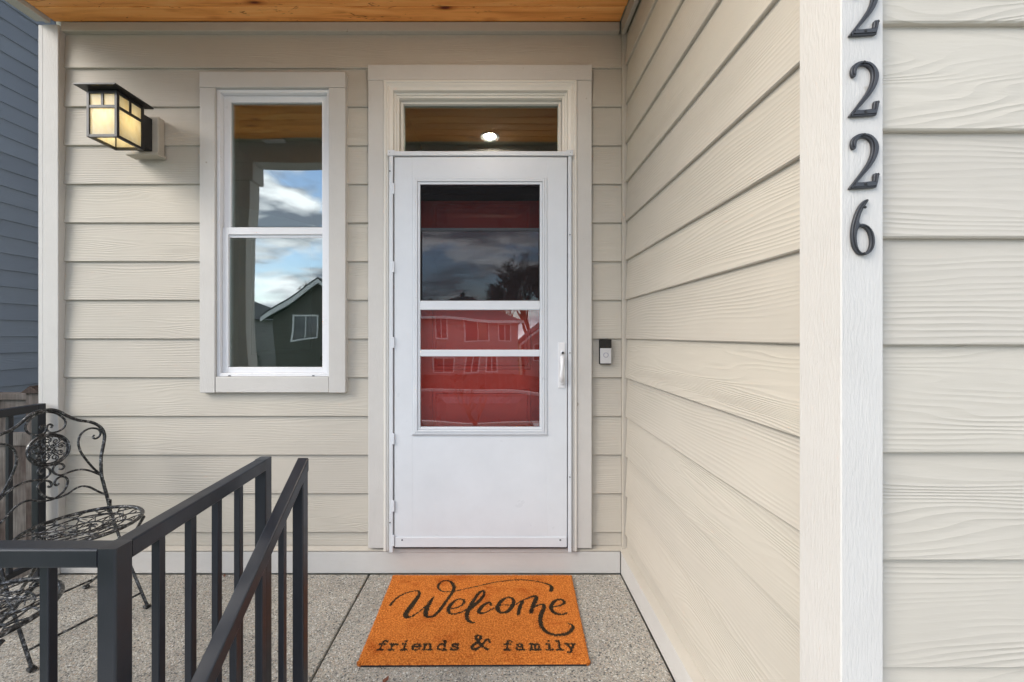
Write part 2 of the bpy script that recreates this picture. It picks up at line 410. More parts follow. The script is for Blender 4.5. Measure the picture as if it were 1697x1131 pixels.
M['bulb'] = emit('lit_bulb', (1.0, .85, .60), 7)
M['led'] = emit('lit_downlight_lens', (1.0, .89, .74), 170)

# ------------------------------------------------------------------ the setting: ground, road, walk
def zg(y):
    pts = [(-400, -3.0), (-30, -3.0), (-24, -2.9), (-18.2, -1.75), (-11, -1.7), (-9, -1.62), (-3.2, -.80), (3, -.80), (400, -.8)]
    for (a, za), (b, zb) in zip(pts, pts[1:]):
        if y <= b: return za + (zb-za)*(y-a)/(b-a)
    return -.8
g = MB()
ys = [-400, -120, -60, -30, -27, -24, -21, -18.2, -11, -9, -6, -3.2, 3, 30, 120, 400]; xs = [-400, -60, -20, -10, 0, 10, 20, 60, 400]
vs = [(x, y, zg(y)) for y in ys for x in xs]; nx = len(xs)
g.add(vs, [(j*nx+i, j*nx+i+1, (j+1)*nx+i+1, (j+1)*nx+i) for j in range(len(ys)-1) for i in range(nx-1)])
struct(g.build('ground', M['lawn']))
struct(MB().box(-200, 200, -18, -11.2, -1.9, -1.69).build('road', M['asphalt']))
for nm, y0, y1 in (('kerb', -11.2, -11.05), ('kerb', -18.15, -18.0)):
    struct(MB().box(-200, 200, y0, y1, -1.95, -1.57, c=.01).build(nm, M['concrete']))
struct(MB().add([(1.0, -11.05, -1.60), (6.4, -11.05, -1.60), (6.4, -9, -1.60), (1.0, -9, -1.60), (6.4, -3.2, -.775), (1.0, -3.2, -.775), (6.4, -1.36, -.775), (1.0, -1.36, -.775)], [(0,1,2,3), (3,2,4,5), (5,4,6,7)]).build('driveway', M['concrete']))
struct(MB().add([(-2.6, -9, -1.595), (.98, -9, -1.595), (.98, -3.2, -.77), (-2.6, -3.2, -.77), (.98, -1.45, -.77), (-2.6, -1.45, -.77)], [(0,1,2,3), (3,2,4,5)]).build('path', M['concrete']))  # unseen walk, widened and made pale to bounce light onto the porch ceiling

# porch floor: a slab foundation with two aggregate slabs parted by a control joint
pf = struct(MB().box(-2.44, -.705, -1.425, -.03, -.85, -.062).box(-.704, .618, -.865, -.03, -.85, -.062).build('porch_floor', M['concrete']))
MB().box(-2.45, -.687, -1.435, -.024, -.06, 0, c=.006).build('slab', M['aggregate'], pf)
MB().box(-.679, .622, -.875, -.024, -.06, 0, c=.006).build('slab', M['aggregate'], pf)
st = struct(MB().box(-.70, .615, -1.93, -.88, -.9, -.80).build('steps', M['concrete']))
for k in range(1, 5):
    y1 = -.877 - .25*(k-1)
    MB().box(-.698, .612, y1-.262, y1, -.80, -.188*k, c=.008).build('step', M['aggregate'], st)

# ------------------------------------------------------------------ the house
ROWZ = [.206 + .203*k for k in range(-5, 14)]
def plank_mesh(ivs, z0, z1, yb=.0200, yt=.0085):
    """lap plank; ivs = [(x0,x1,zb,zt)...] touching intervals, local -y faces out"""
    mb = MB()
    for x0, x1, zb, zt in ivs:
        def yo(z): return -(yb + (yt-yb)*(z-z0)/(z1-z0))
        e = .003 if zb == z0 else 0
        poly = [(-.001, zb), (yo(zb)+e, zb), (yo(zb+e), zb+e), (yo(zt), zt), (-.001, zt)] if e else [(-.001, zb), (yo(zb), zb), (yo(zt), zt), (-.001, zt)]
        mb.prism(poly, x0, x1, 'x')
    return mb
def lap_wall(parent, x0, x1, zlo, zhi, m, holes=(), rows=ROWZ, exp=.203, joints=()):
    for zr in rows:
        a = max(zr, zlo); b = min(zr + exp + .004, zhi)
        if b - a < .012: continue
        cuts = sorted({x0, x1, *[h[0] for h in holes], *[h[1] for h in holes]})
        run = []; runs = []
        for p, q in zip(cuts, cuts[1:]):
            zb, zt = a, b
            for hx0, hx1, hz0, hz1 in holes:
                if p >= hx0-1e-6 and q <= hx1+1e-6:
                    if zb >= hz0 and zt <= hz1: zb = zt = 0
                    elif zb < hz0 < zt: zt = hz0
                    elif zb < hz1 < zt: zb = hz1
            if zt - zb < .01:
                if run: runs.append(run); run = []
            else: run.append((p, q, zb, zt))
        if run: runs.append(run)
        for r_ in runs:
            jit = random.uniform(-.0008, .0008)
            plank_mesh([(p+(.001 if i == 0 else 0), q-(.001 if i == len(r_)-1 else 0), u, v) for i, (p, q, u, v) in enumerate(r_)], zr, zr+exp).build('plank', m, parent, loc=(0, jit*.5, 0))

house = thing('house', 'beige lap-sided house with white trim, red entry door and cedar porch ceiling', 'house')
# openings (x0, x1, z0, z1)
S = 320.4
def bx(px, s=S): return (px-830)/s
def bz(py, s=S): return 1.24 + (556-py)/s
WIN = (bx(355.8), bx(544), bz(624.7), bz(145.3)); DOOR = (-.590, .378, .118, 2.535)
WO = (-1.58, -.795, .935, 2.60); DO = (-.70, .48, .02, 2.68)
wallm = MB()
Y0, Y1 = .016, .15
for x0, x1, z0, z1 in ((-2.37, WIN[0]-.005, -.8, 5.4), (WIN[0]-.005, WIN[1]+.005, -.8, WIN[2]-.01), (WIN[0]-.005, WIN[1]+.005, WIN[3]+.01, 5.4), (WIN[1]+.005, DOOR[0]-.01, -.8, 5.4), (DOOR[0]-.01, DOOR[1]+.01, -.8, .10), (DOOR[0]-.01, DOOR[1]+.01, DOOR[3]+.01, 5.4), (DOOR[1]+.01, .80, -.8, 5.4)):
    wallm.box(x0, x1, Y0, Y1, z0, z1)
bw = wallm.build('back_wall', M['interior'], house)
bwp = link('siding', None, None)
bpy.data.objects.remove(bwp)
# clip planks half way under the casings
h_win = (WIN[0]-.04, WIN[1]+.04, WIN[2]-.04, WIN[3]+.04); h_door = (DOOR[0]-.05, DOOR[1]+.05, -.1, DOOR[3]+.05)
bw.location = (0, .015, 0)
for o in []: pass
lap_wall(bw, -2.292, .634, .137, 2.823, M['siding'], [h_win, h_door])
# side wall (faces -x) and garage front wall (faces the street)
SX = .665
sw = MB().box(0, 1.24, .002, .12, -.8, 5.4).build('side_wall', M['interior'], house, loc=(SX, .0, 0), rotz=R(-90))
lap_wall(sw, .027, 1.2535, .137, 2.80, M['siding'])
GY = (.755-DC) + .015
gw = MB().box(.80, 6.3, .002, .14, -.8, 5.4).build('garage_wall', M['interior'], house, loc=(0, GY, 0))
lap_wall(gw, .7075, 3.2, -.70, 3.9, M['siding_front'], rows=[.206 + .203*k for k in range(-5, 19)])
# corner boards, frieze, base boards
TF = .735-DC
e_ = .002
MB().prism([(.628+e_, TF), (.7065-e_, TF), (.7065, TF+e_), (.7065, GY-.002), (.664, GY-.002), (.664, .8386-DC), (.628+e_, .8386-DC), (.628, .8386-DC-e_), (.628, TF+e_)], -.72, 4.6, 'z').build('corner_board', M['trim_v'], house)
MB().box(-2.372, -2.292, -.030, .012, .0, 2.85, c=.003).build('corner_board', M['trim_v'], house)
MB().box(-2.398, -2.373, -.028, .16, -.78, 2.85, c=.003).build('corner_board', M['trim_v'], house)
MB().box(.6345, .6635, -.018, .010, .125, 2.823, c=.003).build('inside_corner', M['trim_tan_v'], house)
MB().box(-2.291, .62, -.020, .012, 2.824, 2.871, c=.003).build('frieze_board', M['trim_tan_h'], house)
MB().box(.625, .647, -1.24, -.022, 2.802, 2.871, c=.003).build('frieze_board', M['trim_tan_y'], house)
MB().box(-2.290, .622, -.022, .012, .002, .114, c=.003).build('base_board', M['trim_h'], house)
MB().prism([(-.022, .1155), (-.026, .122), (.012, .136), (.012, .1155)], -2.290, .634, 'x').build('drip_cap', M['trim_tan_h'], house)
MB().box(.6235, .66, -1.250, -.0235, .002, .114, c=.003).build('base_board', M['trim_y'], house)
MB().prism([(.6235, .1155), (.6195, .122), (.66, .136), (.66, .1155)], -1.250, -.019, 'y').build('drip_cap', M['trim_tan_y'], house)

# porch ceiling of cedar boards, beam, column, roof
pc = MB().box(-2.33, .66, -1.262, .01, 2.893, 2.93).build('porch_ceiling', M['interior'], house)
for k in range(13):
    y1 = -.0155 - .0965*k
    if y1 - .0965 < -1.262: break
    MB().box(-2.325, .624 if k else .621, y1-.0935, y1, 2.874, 2.892, c=.004).build('board', M['cedar'], pc)
MB().box(-2.40, .6265, -1.42, -1.263, 2.72, 2.93, c=.004).build('porch_beam', M['trim_h'], house)
MB().box(-2.352, -2.328, -1.262, -.032, 2.852, 2.90, c=.003).build('rim_moulding', M['trim_y'], house)
MB().box(-2.405, -2.353, -1.262, -.032, 2.862, 3.05, c=.003).build('rim_beam', M['trim_y'], house)
col = MB().box(-2.380, -2.165, -1.405, -1.275, .12, 2.57, c=.004).build('porch_column', M['trim_v'], house)
MB().box(-2.398, -2.135, -1.42, -1.265, 2.57, 2.719, c=.004).build('capital', M['trim_h'], col)
MB().box(-2.398, -2.147, -1.42, -1.265, .001, .12, c=.004).build('plinth', M['trim_h'], col)
MB().prism([(-1.75, 2.935), (-1.75, 3.03), (.0, 3.58), (.0, 2.935)], -2.404, .62, 'x').build('porch_roof', M['shingle'], house)
rf = MB(); rf.prism([(-2.0, 5.42), (-2.0, 5.52), (4, 7.8), (10, 5.52), (10, 5.42)], -2.9, 6.8, 'x'); rf.build('roof', M['shingle'], house)
MB().box(-2.37, -2.23, .155, 9.5, -.8, 5.4).build('outer_wall', M['siding'], house)
MB().box(6.2, 6.34, GY+.15, 9.5, -.8, 5.4).build('outer_wall', M['siding'], house)
MB().box(-2.2, 6.1, 9.4, 9.5, -.8, 5.4).build('outer_wall', M['siding'], house)

# interior seen through the panes
ir = MB()
ir.box(-2.2, .80, 2.6, 2.7, .1, 2.8); ir.box(.82, .92, .16, 2.59, .1, 2.8)
struct(ir.build('interior_wall', M['interior']))
struct(MB().box(-2.2, .80, .16, 2.59, .06, .10).build('interior_floor', M['interior_floor']))
struct(MB().box(-2.2, .80, .16, 2.59, 2.8, 2.85).build('interior_ceiling', M['interior']))
struct(MB().box(-.74, -.66, .20, 2.59, .101, 2.799).build('interior_partition', M['interior']))

# ------------------------------------------------------------------ window
def frame_boxes(mb, x0, x1, z0, z1, w, y0, y1, c=.0025, wb=None, wt=None):
    wb = wb or w; wt = wt or w
    mb.box(x0, x0+w, y0, y1, z0, z1, c=c); mb.box(x1-w, x1, y0, y1, z0, z1, c=c)
    mb.box(x0+w-.0005, x1-w+.0005, y0+.0006, y1, z0, z0+wb, c=c); mb.box(x0+w-.0005, x1-w+.0005, y0+.0006, y1, z1-wt, z1, c=c); return mb
wx0, wx1, wz0, wz1 = WIN
ox0, ox1, oz0, oz1 = bx(330), bx(572), bz(651.5), bz(119)
CY0, CY1 = -.030, .014
win = frame_boxes(MB(), wx0, wx1, wz0, wz1, .016, -.016, .075, .002).build('window', M['vinyl'], house)
for a in ((ox0, wx0-.001, CY0, CY1, oz0, wz1+.001), (wx1+.001, ox1, CY0, CY1, oz0, wz1+.001)):
    MB().box(*a, c=.003).build('casing_board', M['trim_v'], win)
MB().box(ox0, ox1, CY0-.002, CY1, wz1+.002, oz1, c=.003).build('casing_board', M['trim_h'], win)
MB().box(wx0+.0005, wx1-.0005, CY0+.002, CY1, oz0+.001, wz0-.001, c=.003).build('casing_board', M['trim_h'], win)
GYW = .024                                               # glass plane
SG = 660/(DC+GYW)
zm0, zm1 = 1.24+(556-394)/SG, 1.24+(556-375)/SG
gx0, gx1 = wx0+.044, wx1-.020
gz0, gz1 = wz0+.040, wz1-.050
sash = frame_boxes(MB(), wx0+.0165, wx1-.0165, zm0-.004, wz1-.0165, .036, .012, .05, .002, wb=.02, wt=.034).build('sash', M['vinyl'], win)
sash2 = frame_boxes(MB(), wx0+.0165, wx1-.0165, wz0+.0165, zm1-.012, .030, .002, .045, .002, wb=.030, wt=.038).build('sash', M['vinyl'], win)
MB().box(wx0+.052, wx1-.052, GYW, GYW+.004, zm1-.004, wz1-.05).build('pane', M['glass_window'], win)
MB().box(wx0+.046, wx1-.046, GYW-.010, GYW-.006, wz0+.046, zm0+.001).build('pane', M['glass_window'], win)
for px in (377, 517):
    MB().box(bx(px)-.006, bx(px)+.006, -.0185, -.0163, wz0+.001, wz0+.006).build('weep_cap', M['dark_metal'], win)
# a white panelled door standing open inside the room, seen through the window
idr = thing('interior_door', 'white panelled inner door standing ajar behind the narrow window', 'door', (-1.83, .62, .101), R(58))
MB().box(0, .72, 0, .035, .01, 2.03, c=.003).build('leaf', M['curtain'], idr)
for z0, z1 in ((.18, .85), (1.0, 1.9)):
    frame_boxes(MB(), .12, .60, z0, z1, .03, -.012, -.0005, .004).build('panel_moulding', M['curtain'], idr)
MB().lathe([(.005, 0), (.012, -.03), (.028, -.04), (.028, -.06), (.010, -.07)], 16, (.66, 0, .95), 'y').build('knob', M['dark_metal'], idr, True)

# ------------------------------------------------------------------ front door: casing, brick mould, transom, red door, storm door
cx0, cx1, cx2, cx3 = bx(609.7), bx(635.5), bx(956.5), bx(981)
MB().box(cx0, cx1, CY0, CY1, bz(909.5), bz(133), c=.003).build('casing_board', M['trim_v'], house)
MB().box(cx2, cx3, CY0, CY1, bz(909.5), bz(133), c=.003).build('casing_board', M['trim_v'], house)
MB().box(cx0-.001, cx3+.001, CY0-.002, CY1, bz(132.8), bz(107), c=.003).build('casing_board', M['trim_h'], house)
def mould(mb, x0, x1, z0, z1, prof, bottom=False):
    """profile (inset, y) swept round left, top, right with mitred corners"""
    n = len(prof); vs = []
    for (i, y) in prof: vs += [(x0+i, y, z0), (x0+i, y, z1-i), (x1-i, y, z1-i), (x1-i, y, z0)]
    fs = []
    for k in range(n-1):
        for s_ in range(3): fs.append((4*k+s_, 4*k+s_+1, 4*k+5+s_, 4*k+4+s_))
    return mb.add(vs, fs)
dx0, dx1, dz1 = cx1+.001, cx2-.001, bz(133)-.001
zb_ = .126
mould(MB(), dx0, dx1, zb_, dz1, [(0, .012), (0, -.034), (.004, -.039), (.012, -.039), (.016, -.033), (.022, -.033), (.030, -.026), (.046, -.022), (.048, -.004), (.058, -.002), (.060, .004), (.070, .006), (.072, .055), (.082, .058), (.082, .070), (0, .070), (0, .012)]).build('brick_mould', M['moulding'], house)
# transom
tz0 = bz(250); tz1 = dz1-.072
tr_ = frame_boxes(MB(), dx0+.0725, dx1-.0725, tz0-.035, tz1, .014, .030, .075, .002, wb=.046).build('transom_window', M['moulding'], house)
MB().box(dx0+.085, dx1-.085, .050, .054, tz0+.008, tz1-.012).build('pane', M['glass_transom'], tr_)
MB().box(dx0+.048, dx1-.048, -.020, .0555, tz0-.038, tz0-.001, c=.003).build('transom_bar', M['moulding'], house)
# red entry door
ed = MB().box(-.535, .325, .088, .128, .125, tz0-.04, c=.003).build('entry_door', M['red'], house)
def raised_panel(x0, x1, z0, z1):
    mb = MB(); pr = [(0, .0875), (.004, .080), (.018, .079), (.024, .0872), (.040, .0872), (.075, .0815)]
    vs = []; fs = []
    for i, y in pr: vs += [(x0+i, y, z0+i), (x1-i, y, z0+i), (x1-i, y, z1-i), (x0+i, y, z1-i)]
    for k in range(len(pr)-1):
        for s_ in range(4): fs.append((4*k+s_, 4*k+(s_+1) % 4, 4*k+4+(s_+1) % 4, 4*k+4+s_))
    fs.append(tuple(4*(len(pr)-1)+i for i in range(4)))
    mb.add(vs, fs); return mb
for a in ((-.375, .165, .26, bz(645, 300)), (-.375, .165, bz(612, 300), bz(341, 300))):
    raised_panel(*a).build('panel', M['red'], ed)
MB().box(-.44, .23, .0865, .0875, bz(334, 303), bz(268, 303)).build('dark_top_panel', M['black_gloss'], ed)  # black gloss panel, added to darken the shaded top of the door
fr2 = MB(); frame_boxes(fr2, -.455, .245, bz(338, 303), bz(264, 303), .014, .080, .0870, .002); fr2.build('top_panel_frame', M['red'], ed)
MB().lathe([(.03, 0), (.03, -.008), (.012, -.012), (.012, -.03), (.026, -.036), (.028, -.05), (.016, -.06)], 20, (.265, .0875, 1.02), 'y').build('knob', M['dark_metal'], ed, True)
MB().box(-.578, .368, -.0300, .086, .1370, .1435, c=.002).build('threshold', M['dark_metal'], house)
MB().box(-.590, .380, -.0275, .012, .1146, .1365, c=.002).build('sill_board', M['trim_h'], house)

# storm door
X = lambda px: bx(px, 322.5)
Z = lambda py: bz(py, 322.5)
sx0, sx1, sz0, sz1 = X(653.5), X(940), Z(906.5), Z(261)
ax0, ax1, az0, az1 = X(685), X(906), Z(719.5), Z(295)
YS0, YS1 = -.048, -.014
sm = MB()
sm.box(sx0, ax0, YS0, YS1, sz0, sz1, c=.004); sm.box(ax1, sx1, YS0, YS1, sz0, sz1, c=.004)
sm.box(ax0-.004, ax1+.004, YS0+.0004, YS1, az1, sz1-.0004, c=.0004); sm.box(ax0-.004, ax1+.004, YS0+.0004, YS1, sz0+.0004, az0, c=.0004)
sd = sm.build('storm_door', M['door_white'], house)
mb = MB()
for i0, w, y in ((0, .012, -.054), (.0125, .010, -.0575), (.023, .013, -.052)):
    frame_boxes(mb, ax0+i0, ax1-i0, az0+i0, az1-i0, w, y, -.030, .002)
mb.build('glazing_bead', M['door_white'], sd)
kx0, kx1 = ax0+.036, ax1-.036
def rail(py0, py1, y0=-.053, y1=-.026): return MB().box(kx0, kx1, y0, y1, Z(py1), Z(py0), c=.003)
rail(499, 514).build('mid_rail', M['door_white'], sd)
rail(580, 591).build('mid_rail', M['door_white'], sd)
rail(377.5, 382.5, -.041, -.027).build('sash_bar', M['silver'], sd)
for p0, p1, y in ((382.4, 499.5, -.034), (513.5, 580.5, -.040), (590.5, 713.5, -.040)):
    MB().box(kx0, kx1, y, y+.003, Z(p1), Z(p0)).build('pane', M['glass_sash' if p0 < 400 else 'glass_storm'], sd)
MB().box(kx0, kx1, -.0465, -.0460, Z(499.5), Z(303.5)).build('insect_screen', M['screen'], sd)
fr_ = MB(); frame_boxes(fr_, kx0, kx1, Z(499.3), Z(304), .004, -.050, -.042, .001); fr_.build('screen_frame', M['rubber'], sd)
MB().box(X(683), X(908), -.0535, -.048, Z(721.5), Z(719.7), c=.0006).build('drip_strip', M['silver'], sd)
MB().box(sx0+.004, sx1-.004, -.0525, YS0-.0003, sz0+.001, Z(889.5), c=.002).build('sweep', M['door_white'], sd)
MB().box(sx0+.004, sx1-.004, -.046, -.020, .1442, sz0-.001).build('sweep_seal', M['rubber'], sd)
for px in (667, 928):
    MB().lathe([(.0042, -.0527), (.0042, -.0545), (.002, -.0555)], 10, (X(px), 0, Z(894)), 'y').build('screw', M['dark_metal'], sd)
# hinge rail and z-bar around the storm door
zb = MB()
zb.box(X(645.5), sx0-.006, -.053, -.034, .127, sz1+.012, c=.002); zb.box(sx1+.004, X(947), -.051, -.034, .127, sz1+.012, c=.002)
zb.box(X(644.5), X(948), -.055, -.034, sz1+.0055, Z(252), c=.003); zb.box(X(643.5), X(655), -.0575, -.050, sz1+.004, Z(250.5), c=.001); zb.box(X(938), X(949), -.0575, -.050, sz1+.004, Z(250.5), c=.001)
zbo = zb.build('storm_frame', M['door_white'], house)
for py in (314, 443, 568, 727, 838, 895):
    MB().box(X(650.5), X(654.3), -.0565, -.049, Z(py+9), Z(py-9), c=.0015).build('hinge', M['door_white'], zbo)
for px, py in ((646.8, 254.5), (944.6, 254.5), (646.9, 285), (944, 390), (944, 585), (944, 790), (647, 865)):
    MB().lathe([(.0032, -.052), (.0032, -.0565), (.0016, -.058)], 8, (X(px), 0, Z(py)), 'y').build('screw', M['dark_metal'], zbo)
# pull handle
hd = MB().box(X(924.6), X(936), -.0535, -.0478, Z(643), Z(568), c=.0018).build('handle_plate', M['vinyl'], sd)
hp = crom([(X(931.5), -.053, Z(592)), (X(931), -.068, Z(597)), (X(930), -.082, Z(605)), (X(929), -.086, Z(616)), (X(929), -.078, Z(625)), (X(930), -.058, Z(632))], 6)
MB().tube(hp, [.0085 + .004*abs(math.cos(math.pi*i/(len(hp)-1))) for i in range(len(hp))], 10).build('handle', M['vinyl'], sd, True)
MB().lathe([(.010, -.0535), (.0135, -.058), (.0145, -.062), (.010, -.066), (.004, -.067)], 18, (X(930.5), 0, Z(633)), 'y').build('thumb_button', M['vinyl'], sd, True)
MB().lathe([(.0105, -.0535), (.0105, -.058), (.008, -.0595)], 18, (X(932), 0, Z(585)), 'y').build('lock_rim', M['silver'], sd, True)
MB().lathe([(.0062, -.0585), (.0062, -.0612), (.004, -.0618)], 14, (X(932), 0, Z(585)), 'y').build('keyhole', M['rubber'], sd, True)

# ------------------------------------------------------------------ doorbell, house numbers
db = thing('doorbell', 'small black and silver video doorbell on beige siding beside door', 'doorbell')
q0, q1 = bx(993.4, 318), bx(1012.6, 318)
MB().box(q0, q1, -.024, -.002, bz(604, 318), bz(562.8, 318), c=.003).build('housing', M['rubber'], db)
MB().box(q0, q1, -.0275, -.0242, bz(577, 318), bz(562.8, 318), c=.0014).build('camera_cover', M['black_gloss'], db)
MB().box(q0+.0015, q1-.0015, -.0280, -.0242, bz(602.5, 318), bz(577.3, 318), c=.0014).build('faceplate', M['silver'], db)
qc = (q0+q1)/2+.001
MB().lathe([(.0065, -.0276), (.0065, -.0288), (.0045, -.0294)], 18, (qc, 0, bz(573, 318)), 'y').build('lens', M['black_gloss'], db, True)
MB().lathe([(.0140, -.0281), (.0135, -.0292), (.0100, -.0292), (.0095, -.0281)], 28, (qc, 0, bz(588.6, 318)), 'y', cap=False).build('button_ring', M['grey_plastic'], db, True)
MB().lathe([(.0093, -.0281), (.0090, -.0288), (.003, -.029)], 24, (qc, 0, bz(588.6, 318)), 'y').build('button', M['silver'], db, True)

def chaikin(p, it=2):
    for _ in range(it):
        q = []
        for i in range(len(p)):
            a, b = np.array(p[i-1], float), np.array(p[i], float); q += [a*.75+b*.25, a*.25+b*.75]
        p = q
    return p
TWO = [[(168,303),(162,280),(170,256),(190,241),(214,236),(242,240),(264,257),(277,282),(276,308),(266,338),(248,368),(222,398),(196,427),(194,430),(250,424),(252,423),(253,402),(258,392),(279,394),(279,397),(267,450),(264,454),(161,460),(157,458),(157,452),(176,428),(202,394),(226,360),(241,330),(247,300),(243,275),(230,261),(212,257),(197,263),(188,276),(189,295),(181,306)]]
SIX = [[(228,775),(236,779),(234,789),(217,812),(204,842),(197,874),(215,871),(240,883),(256,908),(262,940),(257,970),(241,992),(215,1001),(191,995),(174,972),(166,940),(165,905),(171,868),(185,825),(205,790)],
       [(196,893),(207,887),(223,893),(235,912),(241,942),(237,970),(225,985),(208,986),(195,970),(189,940),(190,910)]]
SN = 660/.7305
def digit(name, polys, dy, label, grp):
    root = thing(name, label, 'house number', group=grp)
    def curve(thick, bev, off):
        cu = bpy.data.curves.new('digit', 'CURVE'); cu.dimensions = '2D'; cu.fill_mode = 'BOTH'; cu.extrude = thick; cu.bevel_depth = bev; cu.bevel_resolution = 1; cu.offset = off
        for poly in polys:
            pts = chaikin(poly, 2); sp = cu.splines.new('POLY'); sp.points.add(len(pts)-1); sp.use_cyclic_u = True
            for p, q in zip(sp.points, pts):
                px = 1340 + q[0]/2.356; py = (q[1]+dy)/2.356
                p.co = ((px-830)/SN, (556-py)/SN+1.24, 0, 1)
        ob = bpy.data.objects.new('tmp', cu); C.objects.link(ob)
        me = bpy.data.meshes.new_from_object(ob.evaluated_get(bpy.context.evaluated_depsgraph_get())); bpy.data.objects.remove(ob)
        me.transform(Matrix.Rotation(R(90), 4, 'X')); me.materials.clear(); me.materials.append(M['black_cast']); return me
    o = link('body', curve(.0014, .0012, -.0020), root, (0, TF-.0030, 0))
    me = curve(.0006, .0004, -.0046); link('face_relief', me, root, (0, TF-.0064, 0))
    zc = [(213, 247), (218, 440)] if len(polys) == 1 else [(215, 812), (212, 992)]
    for cxp, cyp in zc:
        MB().lathe([(.0026, -.0070), (.0026, -.0080), (.0012, -.0085)], 8, ((1340+cxp/2.356-830)/SN, TF, 1.24+(556-(cyp+dy)/2.356)/SN), 'y').build('screw', M['rubber'], root)
NG = None
digit('house_number', TWO, -315, 'topmost black metal numeral 2 on the white corner board, cut by the frame', NG)
digit('house_number', TWO, 0, 'second black metal numeral 2 from the top of the white corner board', NG)
digit('house_number', TWO, 282, 'lowest black metal numeral 2, directly above the 6 on the corner board', NG)
digit('house_number', SIX, 0, 'black metal numeral 6, lowest digit on the white corner board', NG)

# ------------------------------------------------------------------ wall lantern
ln = thing('wall_lantern', 'black mission-style lantern with amber glass panes on the siding', 'lantern')
lx0, lx1 = -1.926, -1.783; ly0, ly1 = 1.85-DC, 1.992-DC; lz0, lz1 = 2.163, 2.374
t_ = .0125
fb = MB()
for x in (lx0, lx1-t_):
    for y in (ly0, ly1-t_): fb.box(x, x+t_, y, y+t_, lz0, lz1, c=.0012)
for z, h in ((lz0, .012), (lz1-.008, .008), (lz1-.075, .0125)):
    for y in (ly0+.001, ly1-t_+.001): fb.box(lx0+t_, lx1-t_, y, y+t_-.002, z, z+h)
    for x in (lx0+.001, lx1-t_+.001): fb.box(x, x+t_-.002, ly0+t_, ly1-t_, z, z+h)
xm = (lx0+lx1)/2; ym = (ly0+ly1)/2
for y in (ly0+.0015, ly1-t_+.0015): fb.box(xm-.005, xm+.005, y, y+t_-.004, lz1-.0626, lz1-.008)
for x in (lx0+.0015, lx1-t_+.0015): fb.box(x, x+t_-.004, ym-.005, ym+.005, lz1-.0626, lz1-.008)
fb.build('frame', M['bronze'], ln)
def pane4(z0, z1, split):
    for side in range(4):
        for k in range(2 if split else 1):
            mb = MB()
            if side < 2:
                y = (ly0+.006, ly1-.009)[side]
                a, b = ((lx0+t_, xm-.005), (xm+.005, lx1-t_))[k] if split else (lx0+t_, lx1-t_)
                mb.box(a, b, y, y+.003, z0, z1)
            else:
                x = (lx0+.006, lx1-.009)[side-2]
                a, b = ((ly0+t_, ym-.005), (ym+.005, ly1-t_))[k] if split else (ly0+t_, ly1-t_)
                mb.box(x, x+.003, a, b, z0, z1)
            mb.build('pane', M['amber'], ln)
pane4(lz0+.0125, lz1-.0755, False); pane4(lz1-.0625, lz1-.0085, True)
hx0, hx1, hy0, hy1 = -1.950, -1.758, 1.815-DC, 2.017-DC
hb = MB().box(hx0, hx1, hy0, hy1, lz1+.010, lz1+.018, c=.001)
i_ = .03
hb.add([(hx0+.004, hy0+.004, lz1+.0185), (hx1-.004, hy0+.004, lz1+.0185), (hx1-.004, hy1-.004, lz1+.0185), (hx0+.004, hy1-.004, lz1+.0185), (lx0+i_, ly0+i_, lz1+.045), (lx1-i_, ly0+i_, lz1+.045), (lx1-i_, ly1-i_, lz1+.045), (lx0+i_, ly1-i_, lz1+.045)], [(3,2,1,0), (4,5,6,7), (0,1,5,4), (1,2,6,5), (2,3,7,6), (3,0,4,7)])
hb.box(lx0+.004, lx1-.004, ly0+.004, ly1-.004, lz1+.0005, lz1+.0095)
hb.build('hood', M['bronze'], ln)
MB().lathe([(.004, lz1-.004), (.014, lz1-.012), (.016, lz1-.05), (.010, lz1-.052)], 14, (xm, ym, 0)).build('socket', M['bronze'], ln, True)
MB().lathe([(.008, lz1-.053), (.018, lz1-.075), (.026, lz1-.10), (.024, lz1-.125), (.010, lz1-.142), (.002, lz1-.144)], 18, (xm, ym, 0)).build('bulb', M['bulb'], ln, True)
MB().box(-1.865, -1.790, ly1+.0005, 2.047-DC, 2.185, 2.350, c=.003).build('back_plate', M['bronze'], ln)
mbk = MB().box(-1.905, -1.762, 2.0475-DC, -.004, 2.175, 2.365, c=.004)
mbk.box(-1.915, -1.752, 2.030-DC, -.004, 2.160, 2.1745, c=.003)
mbk.build('mounting_block', M['trim_tan_h'], ln)

# ------------------------------------------------------------------ recessed light and soffit vent in the porch ceiling
dl = thing('recessed_light', 'round lit recessed light in the cedar porch ceiling', 'light')
MB().lathe([(.080, 2.873), (.082, 2.868), (.076, 2.8655), (.056, 2.8715), (.052, 2.8735)], 32, (-.09, -1.08, 0), cap=False).build('trim_ring', M['vinyl'], dl, True)
MB().lathe([(.0515, 2.8728), (.045, 2.8700), (.002, 2.8695)], 28, (-.09, -1.08, 0), cap=False).build('lens', M['led'], dl, True)
vt = thing('soffit_vent', 'white slotted vent in the porch ceiling mirrored in the window glass', 'vent')
frame_boxes(MB(), -2.0, -1.80, -1.245, -1.175, .012, 2.862, 2.8735)
vm = MB().box(-2.0, -1.80, -1.245, -1.175, 2.868, 2.8735, c=.001).build('plate', M['vinyl'], vt)
for k in range(4): MB().box(-1.99, -1.81, -1.238+.016*k, -1.230+.016*k, 2.8655, 2.8675).build('louvre', M['vinyl'], vt)

